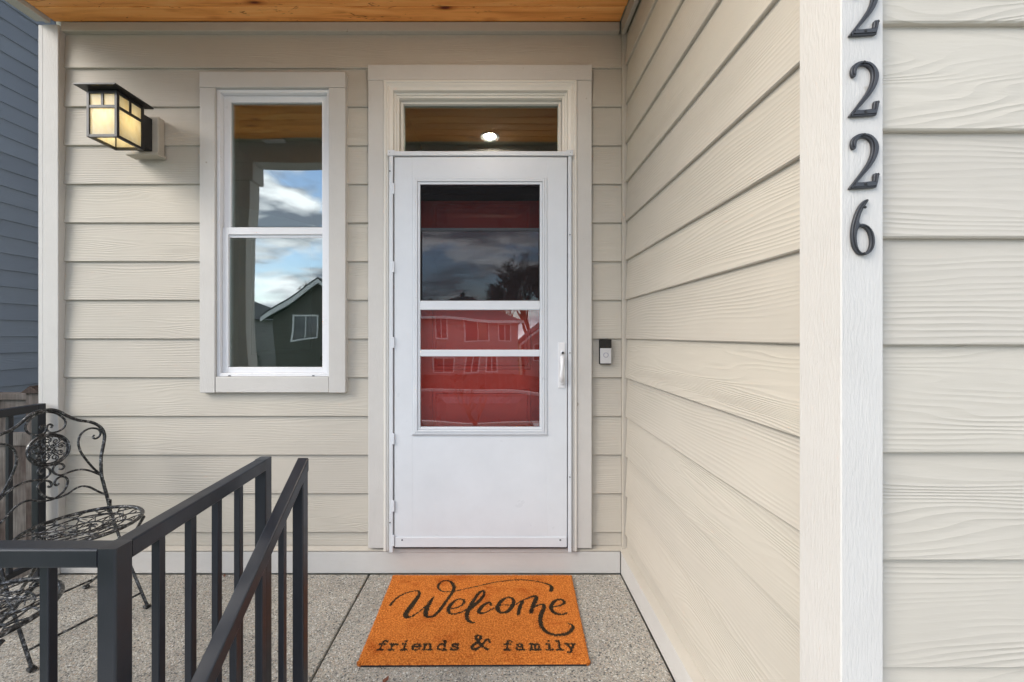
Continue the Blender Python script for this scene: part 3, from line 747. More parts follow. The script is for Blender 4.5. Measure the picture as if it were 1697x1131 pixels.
# ------------------------------------------------------------------ railings
T = .036; BT = .0175
def sq(w, c=.0035):
    h = w/2; k = c*.3
    return [(-h, -h+c), (-h+k, -h+k), (-h+c, -h), (h-c, -h), (h-k, -h+k), (h, -h+c), (h, h-c), (h-k, h-k), (h-c, h), (-h+c, h), (-h+k, h-k), (-h, h-c)]
def tube_box(mb, p, q, w, c=.0035):
    """square tube between p and q, long edges rounded"""
    p, q = Vector(p), Vector(q); d = (q-p).normalized()
    up = Vector((0, 0, 1)) if abs(d.z) < .9 else Vector((0, 1, 0))
    s_ = d.cross(up).normalized(); u = s_.cross(d); pr = sq(w, c); n = len(pr)
    vs = [e + s_*a + u*b for e in (p, q) for a, b in pr]
    mb.add(vs, [tuple(range(n)), tuple(range(2*n-1, n-1, -1))] + [(i, (i+1) % n, n+(i+1) % n, n+i) for i in range(n)]); return mb
ZR = .84
gr = thing('guard_railing', 'black square-tube guard railing turning a corner beside the steps', 'railing', (-.738, .762-DC, 0))
gdir = Vector((-.036, .537, 0)).normalized()
tmp = MB(); tube_box(tmp, (0, 0, .002), (0, 0, ZR), T); tmp.build('post', M['black'], gr)
endp = gdir*.537
tmp = MB(); tube_box(tmp, (endp.x, endp.y, .002), (endp.x, endp.y, ZR), T); tmp.build('post', M['black'], gr)
tmp = MB(); tube_box(tmp, gdir*(T/2-.0005)+Vector((0, 0, ZR-T/2)), gdir*(.537-T/2+.001)+Vector((0, 0, ZR-T/2)), T); tmp.build('top_rail', M['black'], gr)
tmp = MB(); tube_box(tmp, gdir*(T/2)+Vector((0, 0, .09)), gdir*(.537-T/2)+Vector((0, 0, .09)), .026); tmp.build('bottom_rail', M['black'], gr)
for k in range(4):
    p = gdir*(.105+.0985*k)
    MB().box(p.x-BT/2, p.x+BT/2, p.y-BT/2, p.y+BT/2, .10, ZR-T+.001, c=.002).build('baluster', M['black'], gr)
tmp = MB(); tube_box(tmp, (-1.29, 0, ZR-T/2), (-T/2+.0005, 0, ZR-T/2), T); tmp.build('top_rail', M['black'], gr)
MB().box(-1.29, -T/2, -.013, .013, .077, .103, c=.002).build('bottom_rail', M['black'], gr)
for k in range(10):
    x = -.127 - .117*k
    MB().box(x-BT/2, x+BT/2, -BT/2, BT/2, .10, ZR-T+.001, c=.002).build('baluster', M['black'], gr)
# stair rail
xr = -.645
sr = thing('stair_railing', 'black square-tube handrail sloping down the porch steps', 'railing', (xr, 1.281-DC, 0))
slope = .752
Th = T*1.25
tmp = MB(); tube_box(tmp, (0, 0, .002), (0, 0, ZR-Th*.8), T-.0012); tmp.build('post', M['black'], sr)
rl = []
for ye in (T/2, -1.0):                                    # rail ends are cut plumb
    rl += [(a, ye, ZR - slope*(T/2-ye) - Th/2 + b*Th/T) for a, b in sq(T)]
n_ = len(rl)//2
MB().add(rl, [tuple(range(n_)), tuple(range(2*n_-1, n_-1, -1))] + [(i, (i+1) % n_, n_+(i+1) % n_, n_+i) for i in range(n_)]).build('top_rail', M['black'], sr)
tmp = MB(); tube_box(tmp, (0, -T/2, .10-slope*T/2), (0, -1.0+T/2, .10-slope*(1.0-T/2)), .026); tmp.build('bottom_rail', M['black'], sr)
for k in range(8):
    y = -.105-.105*k
    MB().box(-BT/2, BT/2, y-BT/2, y+BT/2, .10+slope*y, ZR-T*1.15+slope*y, c=.002).build('baluster', M['black'], sr)
tmp = MB(); tube_box(tmp, (0, -1.0+T/2, -.765), (0, -1.0+T/2, ZR-T*.9-slope*(1.0-T/2)), T); tmp.build('post', M['black'], sr)
# railing along the open left end of the porch
ZL = .892
lr = thing('end_railing', 'black railing closing the left end of the porch by the fence', 'railing', (-2.349, 2.025-DC, 0))
MB().box(-T/2, T/2, -T/2, T/2, .002, ZL, c=.0035).build('post', M['black'], lr)
MB().box(-T/2, T/2, -1.175, -T/2+.001, ZL-T*1.05, ZL-.0004, c=.0035).build('top_rail', M['black'], lr)
MB().box(-.013, .013, -1.175, -T/2, .077, .103, c=.002).build('bottom_rail', M['black'], lr)
for k in range(9):
    y = -.122-.117*k
    MB().box(-BT/2, BT/2, y-BT/2, y+BT/2, .10, ZL-T, c=.002).build('baluster', M['black'], lr)

# ------------------------------------------------------------------ bistro chairs
def make_chair(label):
    """local: x forward, y to the chair's left, origin on the floor under the back"""
    ch = thing('bistro_chair', label, 'chair', group='wrought iron bistro chairs')
    H0 = .431; LEAN = .22
    def B(u, v, off=0): return (-LEAN*v+off, u, H0+v)
    def W(pts, r, per=5, both=True):
        m_ = []
        for s_ in ((1, -1) if both else (1,)):
            m_.append(MB().tube([B(s_*p[0], p[1]) for p in crom(pts, per)], r, 8))
        return m_
    fr = [(0, .475), (.024, .473), (.046, .461), (.068, .440), (.089, .422), (.112, .408), (.137, .399), (.163, .384), (.185, .358), (.194, .324), (.189, .292), (.180, .258), (.171, .224), (.167, .189), (.164, .142), (.167, .105), (.173, .05), (.178, .0)]
    full = [(-a, b) for a, b in reversed(fr[1:])] + fr
    MB().tube([B(*p) for p in crom(full, 4)], .0068, 10).build('back_frame', M['iron'], ch, True)
    def pair(name, pts, r):
        for m_ in W(pts, r): m_.build(name, M['iron'], ch, True)
    pair('side_scroll', [(.165, .139), (.139, .180), (.116, .228), (.100, .273), (.098, .314), (.109, .344), (.129, .360), (.152, .364), (.173, .354), (.180, .337), (.174, .320), (.159, .313), (.150, .322), (.156, .331)], .0046)
    pair('crest_scroll', [(0, .468), (.029, .459), (.050, .440), (.063, .414), (.056, .388), (.036, .375), (.014, .374), (.002, .386), (.001, .398), (.005, .408), (.013, .411), (.019, .403), (.014, .395)], .0042)
    pair('middle_scroll', [(.024, .214), (.034, .209), (.041, .218), (.035, .231), (.021, .235), (.008, .226), (.004, .210), (.011, .195), (.029, .184), (.055, .189), (.081, .191), (.107, .184), (.133, .167), (.163, .140)], .0044)
    pair('lower_scroll', [(.173, .046), (.146, .071), (.117, .101), (.092, .114), (.069, .112), (.051, .102), (.030, .095), (.004, .093), (-.020, .105), (-.038, .125), (-.047, .152), (-.041, .171), (-.026, .178), (-.010, .170), (-.005, .156), (-.010, .146), (-.018, .152)], .0044)
    md = MB()
    for rr, rt in ((.066, .0055), (.0575, .003)):
        md.tube([B(rr*math.cos(a), .303+rr*math.sin(a)) for a in np.linspace(0, 2*math.pi, 36, endpoint=False)], rt, 8, closed=True)
    med = md.build('medallion', M['iron'], ch, True)
    fg = MB(); rnd = random.Random(3)
    for ring, n, r0 in ((.040, 9, .0135), (.0185, 5, .011)):
        for k in range(n):
            a = 2*math.pi*k/n + ring*40; cxm, czm = ring*math.cos(a), .303+ring*math.sin(a); sg = 1 if k % 2 else -1
            pts = [B(cxm + (r0*(1-.75*t))*math.cos(a+sg*t*8), czm + (r0*(1-.75*t))*math.sin(a+sg*t*8)) for t in np.linspace(0, 1, 12)]
            fg.tube(pts, .0026, 6)
    for k in range(10):
        a = 2*math.pi*k/10; fg.tube([B(.014*math.cos(a), .303+.014*math.sin(a)), B(.034*math.cos(a+.3), .303+.034*math.sin(a+.3)), B(.056*math.cos(a), .303+.056*math.sin(a))], .002, 6)
    fg.lathe([(.009, -.004), (.006, .006)], 10, (-LEAN*.303, 0, H0+.303), 'x')
    fg.build('filigree', M['iron'], med, True)
    # seat
    SR = .182; SC = (.195, 0); SZ = .442
    def sp(r, a, dz=0): return (SC[0]+r*math.cos(a), SC[1]+r*math.sin(a)*1.02, SZ+dz-.012*(1-(r/SR)**2))
    se = MB().tube([sp(SR, a) for a in np.linspace(0, 2*math.pi, 56, endpoint=False)], .0075, 10, closed=True).build('seat_rim', M['iron'], ch, True)
    wv = MB()
    wv.tube([sp(.058, a) for a in np.linspace(0, 2*math.pi, 28, endpoint=False)], .0034, 7, closed=True)
    wv.tube([sp(.128, a) for a in np.linspace(0, 2*math.pi, 40, endpoint=False)], .0030, 7, closed=True)
    for k in range(12):
        a = 2*math.pi*k/12
        for s_ in (1, -1):
            wv.tube([sp(.058, a), sp(.095, a+s_*.26, .002), sp(.14, a+s_*.24, .002), sp(SR-.004, a+s_*.06)], .0024, 6)
        wv.tube([sp(.03+.012*math.cos(5*b), a+b) for b in np.linspace(0, .9, 7)], .0026, 6)
        pts = [sp(.158+.020*math.cos(b)*(1-b/9), a+.26+.16*math.sin(b)*(1-b/9), .002) for b in np.linspace(0, 6.6, 14)]
        wv.tube(pts, .0022, 6)
    for k in range(26):
        a = rnd.uniform(0, 6.28); b = a + rnd.uniform(.5, 1.5)
        wv.tube([sp(rnd.uniform(.06, .12), a, .003), sp(rnd.uniform(.08, .15), (a+b)/2, .004), sp(rnd.uniform(.06, .13), b, .003)], .0019, 5)
    wv.build('seat_wire', M['iron'], ch, True)
    # folding X legs
    for s_ in (1, -1):
        MB().tube([B(s_*.178, .0), (.012, s_*.178, .40), (.105, s_*.18, .24), (.28, s_*.181, .012)], .0062, 8).build('leg', M['iron'], ch, True)
        MB().tube([(.30, s_*.158, .428), (.22, s_*.160, .33), (.06, s_*.164, .165), (-.167, s_*.168, .012)], .0062, 8).build('leg', M['iron'], ch, True)
        for fx, fy in ((.28, s_*.181), (-.167, s_*.168)):
            MB().box(fx-.014, fx+.014, fy-.011, fy+.011, .0005, .014, c=.004).build('foot', M['iron'], ch)
        MB().box(-.006, .010, s_*.178-.006, s_*.178+.006, .395, .455, c=.002).build('hinge_bracket', M['iron'], ch)
    MB().tube([(.243, .181, .062), (.243, -.181, .062)], .0048, 8).build('stretcher', M['iron'], ch, True)
    MB().tube([(-.11, .167, .055), (-.11, -.167, .055)], .0048, 8).build('stretcher', M['iron'], ch, True)
    return ch
chair = make_chair('ornate black wrought iron chair with oval medallion back, against the end railing')
TH = .3497
chair.location = (-1.935, 1.738-DC, 0); chair.rotation_euler = (0, 0, -TH)
c2 = copy_tree(chair)
c2['label'] = 'wrought iron bistro chair cut by the left frame edge, only its round wire seat showing'
c2.location = (-1.66, 1.00-DC, 0); c2.rotation_euler = (0, 0, R(38))

# ------------------------------------------------------------------ door mat
def mpx(cx_, cy_):                                        # place on the mat top
    px, py = 600+cx_/6.655, 940+cy_/6.655; s_ = (py-556)/1.226
    return ((px-830)/s_, 660/s_-DC)
def c2_(p): return [(x+1198, y, w) for x, y, w in p]
strokes = [
 [(315,415,30),(350,370,24),(420,315,20),(500,280,18),(580,262,18),(625,265,24),(630,300,34),(600,350,44),(560,405,50),(510,470,54),(482,520,56),(497,548,44),(540,545,24),(600,510,20),(660,465,18),(705,425,14)],
 [(792,328,16),(760,370,36),(725,430,46),(705,490,50),(708,535,40),(745,548,30),(800,530,34),(850,480,36),(900,415,34),(950,345,32),(990,285,32),(1015,235,34),(1005,190,34),(970,157,26),(920,148,20),(870,165,22),(840,200,26),(848,240,24),(890,265,18),(960,270,14),(1030,262,14),(1130,240,14),(1230,218,14)] + c2_([(100,203,14),(200,180,14),(300,160,14),(400,148,16),(500,140,16),(600,140,16),(700,150,16),(800,170,18),(860,190,24),(890,215,36),(892,245,44),(880,262,26)]),
 [(985,458,16),(1060,440,18),(1115,405,24),(1125,370,26),(1090,350,20),(1040,360,24),(985,405,36),(955,460,44),(965,500,34),(1010,515,22),(1080,500,20),(1130,480,18),(1170,450,18)],
 [(1170,460,30),(1215,390,36),(1258,325,34),(1300,277,30),(1340,262,26),(1348,295,30),(1320,340,34),(1270,390,44),(1215,440,44),(1170,480,44),(1155,530,42),(1160,570,40),(1185,598,30),(1220,610,22),(1250,605,10)],
 c2_([(225,418,26),(215,390,24),(170,400,30),(120,440,40),(90,485,44),(110,505,34),(160,500,22),(220,470,18),(290,430,18)]),
 c2_([(420,330,22),(350,360,36),(305,420,46),(300,470,44),(340,500,34),(400,490,36),(450,440,40),(475,385,36),(460,345,28),(415,330,22)]),
 c2_([(285,422,14),(380,415,14),(480,412,16),(545,380,16)]),
 c2_([(572,378,30),(545,440,40),(525,515,40)]),
 c2_([(500,405,16),(560,372,18),(610,350,20),(660,328,22),(715,322,34),(722,350,44),(690,420,44),(665,500,40)]),
 c2_([(675,470,14),(720,430,18),(780,410,26),(810,425,36),(795,480,44),(770,550,48),(775,630,46),(810,690,40),(870,730,36),(950,748,34),(1030,740,36),(1090,715,38),(1125,675,36),(1120,640,30),(1075,615,16)]),
 c2_([(895,440,18),(970,425,20),(1025,400,28),(1030,375,28),(990,355,26),(930,370,34),(890,420,40),(890,465,38),(930,505,34),(1000,520,26),(1060,505,22)]),
 c2_([(185,908,24),(120,860,32),(70,800,32),(58,768,30),(85,750,24),(112,772,30),(90,810,28),(40,850,32),(14,880,34),(35,905,32),(80,895,28),(130,850,26),(170,800,24),(200,800,30),(208,830,20)])]
discs = []                                               # (x, y, radius)
for s_ in strokes:
    for q in crom(s_, 8):
        x, y = mpx(q[0], q[1]); sc_ = (940+q[1]/6.655-556)/1.226
        discs.append((x, y, max(.0034, q[2]/6.655/sc_*.57)))
GL = {  # typewriter letters in units of x-height; each stroke is a list of points
 'f': [[(.55,1.3),(.42,1.45),(.2,1.42),(.08,1.2),(.05,.6),(.05,.05)], [(-.25,.02),(.35,.02)], [(-.25,.92),(.42,.92)]],
 'r': [[(-.1,.98),(-.1,.03)], [(-.36,.95),(-.1,.95)], [(-.36,.03),(.2,.03)], [(-.1,.62),(.1,.88),(.36,.92),(.42,.8)]],
 'i': [[(.02,.95),(.02,.03)], [(-.28,.95),(.02,.95)], [(-.32,.03),(.34,.03)], [(0,1.38),(.02,1.42)]],
 'e': [[(-.36,.52),(.38,.52),(.34,.8),(.05,.98),(-.28,.85),(-.4,.5),(-.26,.12),(.08,0),(.38,.16)]],
 'n': [[(-.3,.95),(-.3,.03)], [(-.46,.95),(-.3,.95)], [(-.48,.03),(-.12,.03)], [(-.3,.7),(-.05,.95),(.22,.88),(.32,.6),(.32,.03)], [(.14,.03),(.5,.03)]],
 'd': [[(.3,1.45),(.3,.03)], [(.08,1.43),(.3,1.43)], [(.3,.03),(.5,.03)], [(.3,.75),(.02,.96),(-.3,.8),(-.4,.48),(-.28,.12),(.02,.0),(.3,.2)]],
 's': [[(.32,.95),(.32,.72)], [(.32,.8),(.02,.98),(-.28,.86),(-.24,.62),(.1,.48),(.34,.34),(.26,.08),(-.04,0),(-.34,.16)], [(-.36,.02),(-.36,.28)]],
 'a': [[(-.28,.82),(-.02,.98),(.22,.86),(.27,.5),(.27,.1),(.46,.03)], [(.27,.56),(-.1,.52),(-.38,.34),(-.3,.06),(-.02,0),(.27,.2)]],
 'm': [[(-.42,.95),(-.42,.03)], [(-.56,.95),(-.42,.95)], [(-.56,.03),(-.28,.03)], [(-.42,.75),(-.25,.95),(-.06,.85),(-.02,.6),(-.02,.03)], [(-.12,.03),(.1,.03)], [(-.02,.75),(.18,.95),(.36,.85),(.4,.6),(.4,.03)], [(.28,.03),(.56,.03)]],
 'l': [[(.02,1.45),(.02,.03)], [(-.26,1.43),(.02,1.43)], [(-.32,.03),(.34,.03)]],
 'y': [[(-.34,.94),(.02,.1)], [(-.5,.95),(-.14,.95)], [(.16,.95),(.5,.95)], [(.36,.94),(.02,.1),(-.12,-.3),(-.3,-.42),(-.42,-.34)]]}
base_y = mpx(0, 912)[1]; xh = .039
for chs, pxs in (('friends', (629.3, 649.6, 669, 688.7, 707.4, 731.5, 753.3)), ('family', (840, 862, 887.5, 910.8, 928, 946.9))):
    for c_, px in zip(chs, pxs):
        x_ = (px-830)/424
        for s_ in GL[c_]:
            pts = crom([(p[0], p[1]) for p in s_], 7) if len(s_) > 2 else [np.array(s_[0])*(1-t)+np.array(s_[1])*t for t in np.linspace(0, 1, 12)]
            for p in pts: discs.append((x_+p[0]*.036, base_y+p[1]*xh*.82, .0048))
discs = np.array(discs)
r_mat = .016
QL = [(-.5385, -.605), (.335, -.600), (.362, -.050), (-.552, -.050)]
NXm, NYm = 380, 236
U, V = np.meshgrid(np.linspace(0, 1, NXm+1), np.linspace(0, 1, NYm+1))
def quad(u, v):
    u = np.asarray(u)[..., None]; v = np.asarray(v)[..., None]; q = [np.array(p) for p in QL]
    return q[0]*(1-u)*(1-v)+q[1]*u*(1-v)+q[2]*u*v+q[3]*(1-u)*v
def inside(P):
    out = np.zeros(len(P), bool)
    for x, y, r in discs:
        out |= ((P[:, 0]-x)**2 + (P[:, 1]-y)**2) < r*r
    return out
def corner_ok(u, v, r=.016):
    a = u*.89; b = v*.555; dx = np.maximum(np.maximum(r-a, a-(.89-r)), 0); dy = np.maximum(np.maximum(r-b, b-(.555-r)), 0)
    return (dx*dx+dy*dy) <= r*r
mt = thing('doormat', 'orange coir doormat reading Welcome friends and family before the door', 'doormat')
edge = []
for a in np.linspace(0, 2*math.pi, 60, endpoint=False):      # rounded outline
    ca, sa = math.cos(a), math.sin(a); r_ = .016
    edge.append(((.89/2-r_)*np.sign(ca)+r_*ca, (.555/2-r_)*np.sign(sa)+r_*sa))
eu = [(x/.89+.5, y/.555+.5) for x, y in edge]; eq = [quad(u, v) for u, v in eu]
MB().prism([tuple(p) for p in eq], .0008, .007, 'z').build('backing', M['rubber'], mt)
P2 = quad(U, V).reshape(-1, 2); zz = .0125 + RNG.normal(0, .0007, len(P2))
bx_ = np.minimum(np.minimum(U, 1-U)*.89, np.minimum(V, 1-V)*.555).reshape(-1)
zz = np.where(bx_ < .004, .0075, zz)
cu_, cv_ = (U[:-1, :-1]+U[1:, 1:])/2, (V[:-1, :-1]+V[1:, 1:])/2
PC = quad(cu_, cv_).reshape(-1, 2)+RNG.normal(0, .0015, (NXm*NYm, 2)); ins = inside(PC); ok = corner_ok(cu_, cv_).reshape(-1)
idx = np.arange((NXm+1)*(NYm+1)).reshape(NYm+1, NXm+1)
Q = np.stack([idx[:-1, :-1], idx[:-1, 1:], idx[1:, 1:], idx[1:, :-1]], -1).reshape(-1, 4)
def grid_part(name, sel, m):
    q = Q[sel]; used, inv = np.unique(q, return_inverse=True); inv = inv.reshape(q.shape)
    v3 = np.column_stack([P2[used], zz[used]])
    # fibres
    nf = 52000 if name == 'coir_pile' else 9000
    pick = RNG.integers(0, len(q), nf); cc = PC[sel][pick] + RNG.uniform(-.0012, .0012, (nf, 2))
    an = RNG.uniform(0, 6.283, nf); tl = RNG.uniform(.0015, .0045, nf); wd_ = RNG.uniform(.0005, .0009, nf)
    b0 = np.column_stack([cc[:, 0]-np.sin(an)*wd_, cc[:, 1]+np.cos(an)*wd_, np.full(nf, .0115)])
    b1 = np.column_stack([cc[:, 0]+np.sin(an)*wd_, cc[:, 1]-np.cos(an)*wd_, np.full(nf, .0115)])
    tp = np.column_stack([cc[:, 0]+np.cos(an)*tl, cc[:, 1]+np.sin(an)*tl, .0125+RNG.uniform(.001, .0042, nf)])
    nv = len(v3); allv = np.vstack([v3, b0, b1, tp]); fi = np.arange(nf)
    tri = np.column_stack([nv+fi, nv+nf+fi, nv+2*nf+fi])
    me = bpy.data.meshes.new(name); me.from_pydata(allv.tolist(), [], inv.tolist()+tri.tolist()); me.materials.append(m); me.update()
    o = link(name, me, mt); o['kind'] = 'stuff'; return o
grid_part('coir_pile', ok & ~ins, M['coir']); grid_part('lettering', ok & ins, M['coir_black'])
# fringe round the rim of the mat
ef = MB(); 
for k in range(3800):
    i = random.random()*len(eq); a, b = eq[int(i)], eq[(int(i)+1) % len(eq)]; t = i-int(i); p = a*(1-t)+b*t
    n_ = np.array([p[0]+.1, p[1]+.33]); n_ /= np.linalg.norm(n_); tg = np.array([-n_[1], n_[0]])*.0007
    if abs(p[1]+.05) < .004: continue
    o_ = n_*random.uniform(.001, .005); z0 = random.uniform(.003, .012)
    ef.add([(p[0]-tg[0]-n_[0]*.002, p[1]-tg[1]-n_[1]*.002, z0), (p[0]+tg[0]-n_[0]*.002, p[1]+tg[1]-n_[1]*.002, z0), (p[0]+o_[0], p[1]+o_[1], z0+random.uniform(-.002, .002))], [(0, 1, 2)])
o = ef.build('fringe', M['coir'], mt); o['kind'] = 'stuff'
# a few dead leaves blown onto the porch
M['leaf'] = mat('dead_leaf', (.16, .055, .03), .8)
for k, (x, y, lab) in enumerate(((-.413, -.665, 'small brown dead leaf on the aggregate in front of the doormat'), (-1.42, -.045, 'tiny brown leaf lying at the foot of the white base board'))):
    s_ = (.017, .012)[k]
    lf = MB().add([(-s_, 0, .001), (-s_*.3, s_*.5, .004), (s_*.6, s_*.35, .003), (s_, 0, .006), (s_*.4, -s_*.45, .002), (-s_*.4, -s_*.4, .005)], [(0, 1, 2, 3), (0, 3, 4, 5)]).build('dead_leaf', M['leaf'], None, loc=(x, y, .002), rotz=1.1+k)
    tag(lf, lab, 'leaf')

# ------------------------------------------------------------------ neighbour's house and fence
nb = thing('neighbour_house', 'slate blue lap-sided house next door beyond the fence', 'house')
NX = -4.53
nwall = MB().box(0, 12, .002, .2, -.8, 6.0).build('side_wall', M['interior'], nb, loc=(NX, .4, 0), rotz=R(90))
for k in range(44):
    z = -.75+.152*k
    if z > 5.85: break
    ivs = [(0.0, 5.2), (5.203, 9.6)] if k % 3 else [(0.0, 3.4), (3.403, 9.6)]
    for a, b in ivs: plank_mesh([(a, b, z, z+.156)], z, z+.152, .016, .008).build('plank', M['siding_blue'], nwall)
MB().box(NX-8, NX-.01, .42, .52, -.8, 6).build('front_wall', M['siding_blue'], nb)
MB().prism([(-.1, 6.02), (-.1, 6.14), (6.2, 8.6), (12.6, 6.14), (12.6, 6.02)], NX-8.3, NX+.35, 'x').build('roof', M['shingle'], nb)
MB().box(NX-8, NX-7.8, .53, 12.3, -.8, 6).build('far_wall', M['siding_blue'], nb)

fc = thing('garden_fence', 'weathered brown wooden fence joining the two houses', 'fence')
FY = .50; FS = 660/(DC+FY)
def fz(py): return 1.24+(556-py)/FS
MB().box(-4.45, (69-830)/FS-.012, FY-.03, FY+.04, fz(662), fz(651.5), c=.003).build('cap_rail', M['fence'], fc)
MB().box(-4.45, (69-830)/FS-.02, FY-.012, FY+.02, fz(684), fz(662.3), c=.002).build('rail', M['fence'], fc)
MB().box(-4.45, (69-830)/FS-.02, FY-.016, FY+.02, fz(738), fz(717), c=.002).build('rail', M['fence'], fc)
xp = (70-830)/FS
MB().box(xp-.055, xp+.035, FY-.045, FY+.045, -.82, fz(650), c=.003).build('post', M['fence'], fc)
MB().prism([(xp-.075, fz(650)+.0005), (xp+.055, fz(650)+.0005), (xp-.01, fz(638))], FY-.06, FY+.06, 'y').build('post_cap', M['fence'], fc)
k = 0; x = xp-.058
while x > -4.4:
    w = .135
    MB().box(x-w, x-.004, FY-.008+.004*(k % 2), FY+.012, -.78, fz(738)-.001, c=.002).build('board', M['fence'], fc)
    if k != 0: MB().box(x-w, x-.004, FY-.004, FY+.010, fz(717)+.001, fz(684)-.001, c=.002).build('board', M['fence'], fc)
    x -= w; k += 1

# ------------------------------------------------------------------ across the street (mirrored in the panes)
def far_house(label, x0, x1, yf, zb, ze, zr, m, wins, over=.4, depth=9, gable=False):
    h = thing('far_house', label, 'house', (0, 0, 0))
    MB().box(x0, x1, yf-depth, yf, zb-.3, ze).build('wall', m, h)
    if gable:
        xm_ = (x0+x1)/2
        MB().prism([(x0-over, ze-.1), (xm_, zr), (x1+over, ze-.1), (x1+over, ze+.06), (xm_, zr+.16), (x0-over, ze+.06)], yf-depth-.3, yf+.35, 'y').build('roof', M['shingle'], h)
        MB().prism([(x0, ze), (x1, ze), (xm_, zr)], yf-.1, yf-.002, 'y').build('gable', m, h)
        for a, b in (((x0-over, ze-.05), (xm_, zr+.05)), ((x1+over, ze-.05), (xm_, zr+.05))):
            MB().prism([a, b, (b[0], b[1]-.24), (a[0], a[1]-.24)], yf+.351, yf+.39, 'y').build('barge_board', M['far_white'], h)
    else:
        a0, a1, b0, b1 = x0-over, x1+over, yf-depth-over, yf+over; r0, r1, rm = x0+depth*.42, x1-depth*.42, yf-depth/2
        if r0 > r1: r0 = r1 = (r0+r1)/2
        MB().add([(a0, b0, ze), (a1, b0, ze), (a1, b1, ze), (a0, b1, ze), (r0, rm, zr), (r1, rm, zr)], [(3,2,1,0), (0,1,5,4), (2,3,4,5), (1,2,5), (3,0,4)]).build('roof', M['shingle'], h)
        MB().box(a0, a1, b1, b1+.12, ze-.16, ze+.02).build('gutter', M['far_white'], h)
    for wx, wz, ww, wh in wins:
        f = MB(); frame_boxes(f, wx-ww/2-.08, wx+ww/2+.08, wz-wh/2-.08, wz+wh/2+.08, .09, yf+.001, yf+.06, .004); fo = f.build('window', M['far_white'], h)
        MB().box(wx-ww/2, wx+ww/2, yf+.002, yf+.02, wz-wh/2, wz+wh/2).build('pane', M['glass_far'], fo)
        MB().box(wx-.03, wx+.03, yf+.021, yf+.05, wz-wh/2, wz+wh/2).build('mullion', M['far_white'], fo)
    return h
far_house('two-storey grey house with hipped roof mirrored in the storm door', -7.3, 1.4, -27, -2.95, 2.45, 4.2, M['siding_grey'],
          [(-4.2, 1.8, .7, 1.3), (-1.9, 1.7, 1.7, 1.5), (.3, 1.6, .9, 1.2), (-4.1, -.9, 1.5, 1.2), (-2.1, -.9, .8, 1.4), (-.8, -.9, .7, 1.4)])
far_house('small white-gabled house at the right of the mirrored street', 2.2, 6.0, -31, -3.0, .7, 2.7, M['siding_grey'], [(3.6, -.2, 1.1, 1.4), (4.8, -.2, .8, 1.4)], gable=True)
far_house('low brown house with white window mirrored in the narrow window', -13.7, -8.0, -22, -2.2, 2.35, 4.6, M['siding_brown'], [(-12.0, 1.75, 1.5, 1.3), (-9.7, 1.75, 1.2, 1.3)], gable=True, depth=8)
far_house('far beige house beyond the end of the mirrored street', 11, 20, -34, -3.0, 2.6, 4.6, M['siding_grey'], [(14, 1.5, 1.4, 1.3), (17, 1.5, 1.4, 1.3)])
far_house('far grey house at the left end of the mirrored street', -32, -21, -32, -3.0, 2.6, 4.8, M['siding_grey'], [(-24, 1.5, 1.4, 1.3), (-28, 1.5, 1.4, 1.3)])
yf = thing('street_fence', 'brown board fence along the gardens across the street', 'fence')
for k in range(46):
    x = -9+.42*k; MB().box(x, x+.405, -23.0, -22.96, -2.75, -1.35).build('board', M['fence'], yf)
for k in range(10): MB().box(-9.02+2.1*k, -8.92+2.1*k, -23.1, -23.0, -2.75, -1.3).build('post', M['fence'], yf)

def bare_tree(seed, hgt, levels=5):
    rnd = random.Random(seed); mb = MB()
    def grow(p, d, ln_, r, lev):
        q = p + d*ln_; mid = p + d*ln_*.5 + Vector((rnd.uniform(-1, 1), rnd.uniform(-1, 1), 0))*ln_*.05
        mb.tube([p, mid, q], [r, r*.85, r*.66], 6 if lev < 2 else 3, cap=False)
        if lev >= levels:
            for _ in range(5 if levels > 4 else 0):
                e = q + Vector((rnd.uniform(-1, 1), rnd.uniform(-1, 1), rnd.uniform(-.3, 1)))*hgt*.045; w_ = Vector((rnd.uniform(-1, 1), rnd.uniform(-1, 1), rnd.uniform(-1, 1)))*hgt*.0035
                mb.add([q-w_, q+w_, e], [(0, 1, 2)])
            return
        for _ in range(3 if lev < 3 else 4):
            nd = (d + Vector((rnd.uniform(-1, 1), rnd.uniform(-1, 1), rnd.uniform(-.1, .8)))*(.62)).normalized()
            grow(p + d*ln_*rnd.uniform(.55, 1.0), nd, ln_*rnd.uniform(.58, .82), r*.62, lev+1)
    grow(Vector((0, 0, 0)), Vector((0, 0, 1)), hgt*.26, hgt*.018, 0); return mb.mesh('bare_tree', M['bark'])
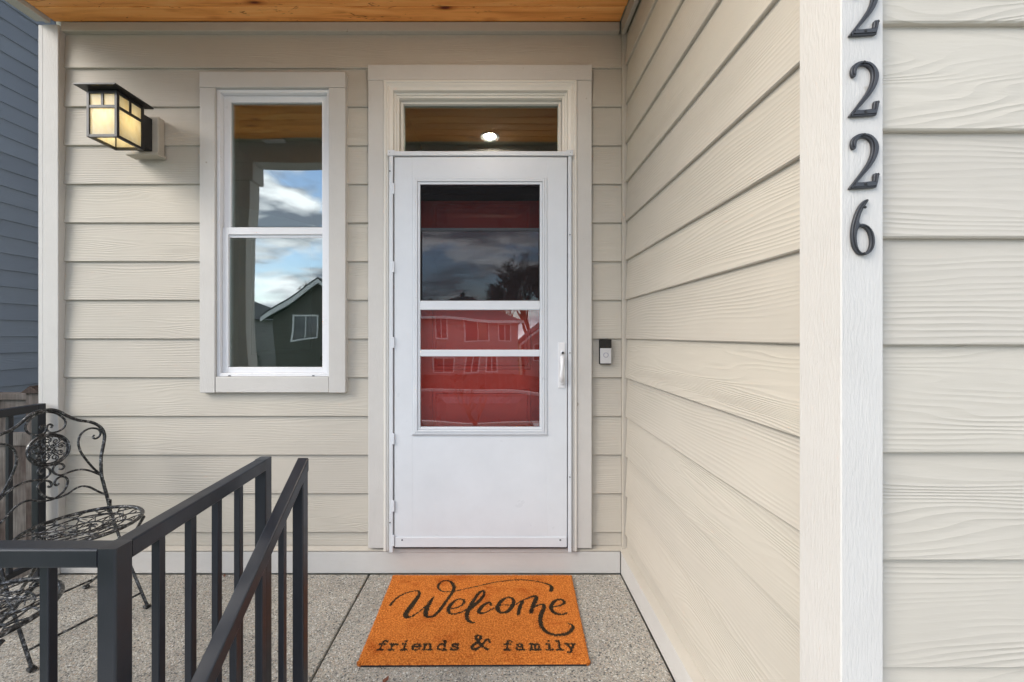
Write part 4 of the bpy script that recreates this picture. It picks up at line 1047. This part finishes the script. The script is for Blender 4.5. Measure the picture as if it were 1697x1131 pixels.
def conifer(seed, hgt):
    rnd = random.Random(seed); tr = MB().tube([(0, 0, 0), (0, 0, hgt*.5), (0, 0, hgt)], [hgt*.02, hgt*.012, .01], 7); cr_ = MB()
    n = 2600
    for _ in range(n):
        t = rnd.random()**.75; z = hgt*(.08+.92*t); rad = hgt*.20*(1-t)**.9*(.35+.65*rnd.random())+.05; a = rnd.uniform(0, 6.283)
        a = round(a*7)/7+rnd.uniform(-.16, .16); x, y = rad*math.cos(a), rad*math.sin(a); z -= rad*.35; s_ = hgt*.022*rnd.uniform(.6, 1.5)
        tx, ty = -math.sin(a), math.cos(a)
        cr_.add([(x-tx*s_*.5, y-ty*s_*.5, z), (x+tx*s_*.5, y+ty*s_*.5, z+rnd.uniform(-.3, .3)*s_), (x+math.cos(a)*s_*1.6, y+math.sin(a)*s_*1.6, z-s_*.8)], [(0, 1, 2)])
    return tr.mesh('trunk', M['bark']), cr_.mesh('crown', M['needles'])
bts = [bare_tree(k, 13) for k in (2, 5)]
spots = [(4.5, -55, 1.10, 0, 'tall bare tree at the right of the row mirrored in the storm door'), (2.0, -58, 1.0, 1, 'bare brown tree left of the tallest one in the mirrored row'),
         (-1.0, -62, .72, 0, 'low bare tree in the middle of the mirrored row'), (-9.5, -60, .62, 1, 'low bare tree behind the hipped grey house'), (-5.0, -66, .70, 0, 'bare tree over the ridge of the hipped grey house'),
         (8.0, -50, 1.15, 1, 'bare tree beyond the white-gabled house'), (-22, -50, .8, 0, 'bare tree behind the low brown house'), (12, -58, 1.0, 0, 'bare tree at the far right of the mirrored street')]
for x, y, s_, k, lab in spots:
    t = thing('bare_tree', lab, 'tree', (x, y, -3.0), x, 'bare trees across the street'); t.scale = (s_*1.5, s_*1.5, s_*1.38)
    link('branches', bts[k], t)
cm = conifer(4, 12)
for x, y, s_, lab in ((-6.9, -24.5, .42, 'small conifer before the left corner of the grey house'), (-10.0, -57, .8, 'dark conifer behind the left of the grey house'), (-6.6, -70, .95, 'distant dark conifer over the grey house roof'), (-19.5, -28, .6, 'dark conifer left of the low brown house'), (-44, -48, 1.0, 'tall dark conifer at the far left of the street')):
    t = thing('conifer_tree', lab, 'tree', (x, y, zg(y)), x, 'conifers across the street'); t.scale = (s_,)*3
    link('trunk', cm[0], t); link('crown', cm[1], t)
bs = bare_tree(9, 2.4, 4)
t = thing('bare_sapling', 'thin bare sapling on the lawn mirrored low in the storm door', 'tree', (-.7, -8.5, zg(-8.5))); link('branches', bs, t)
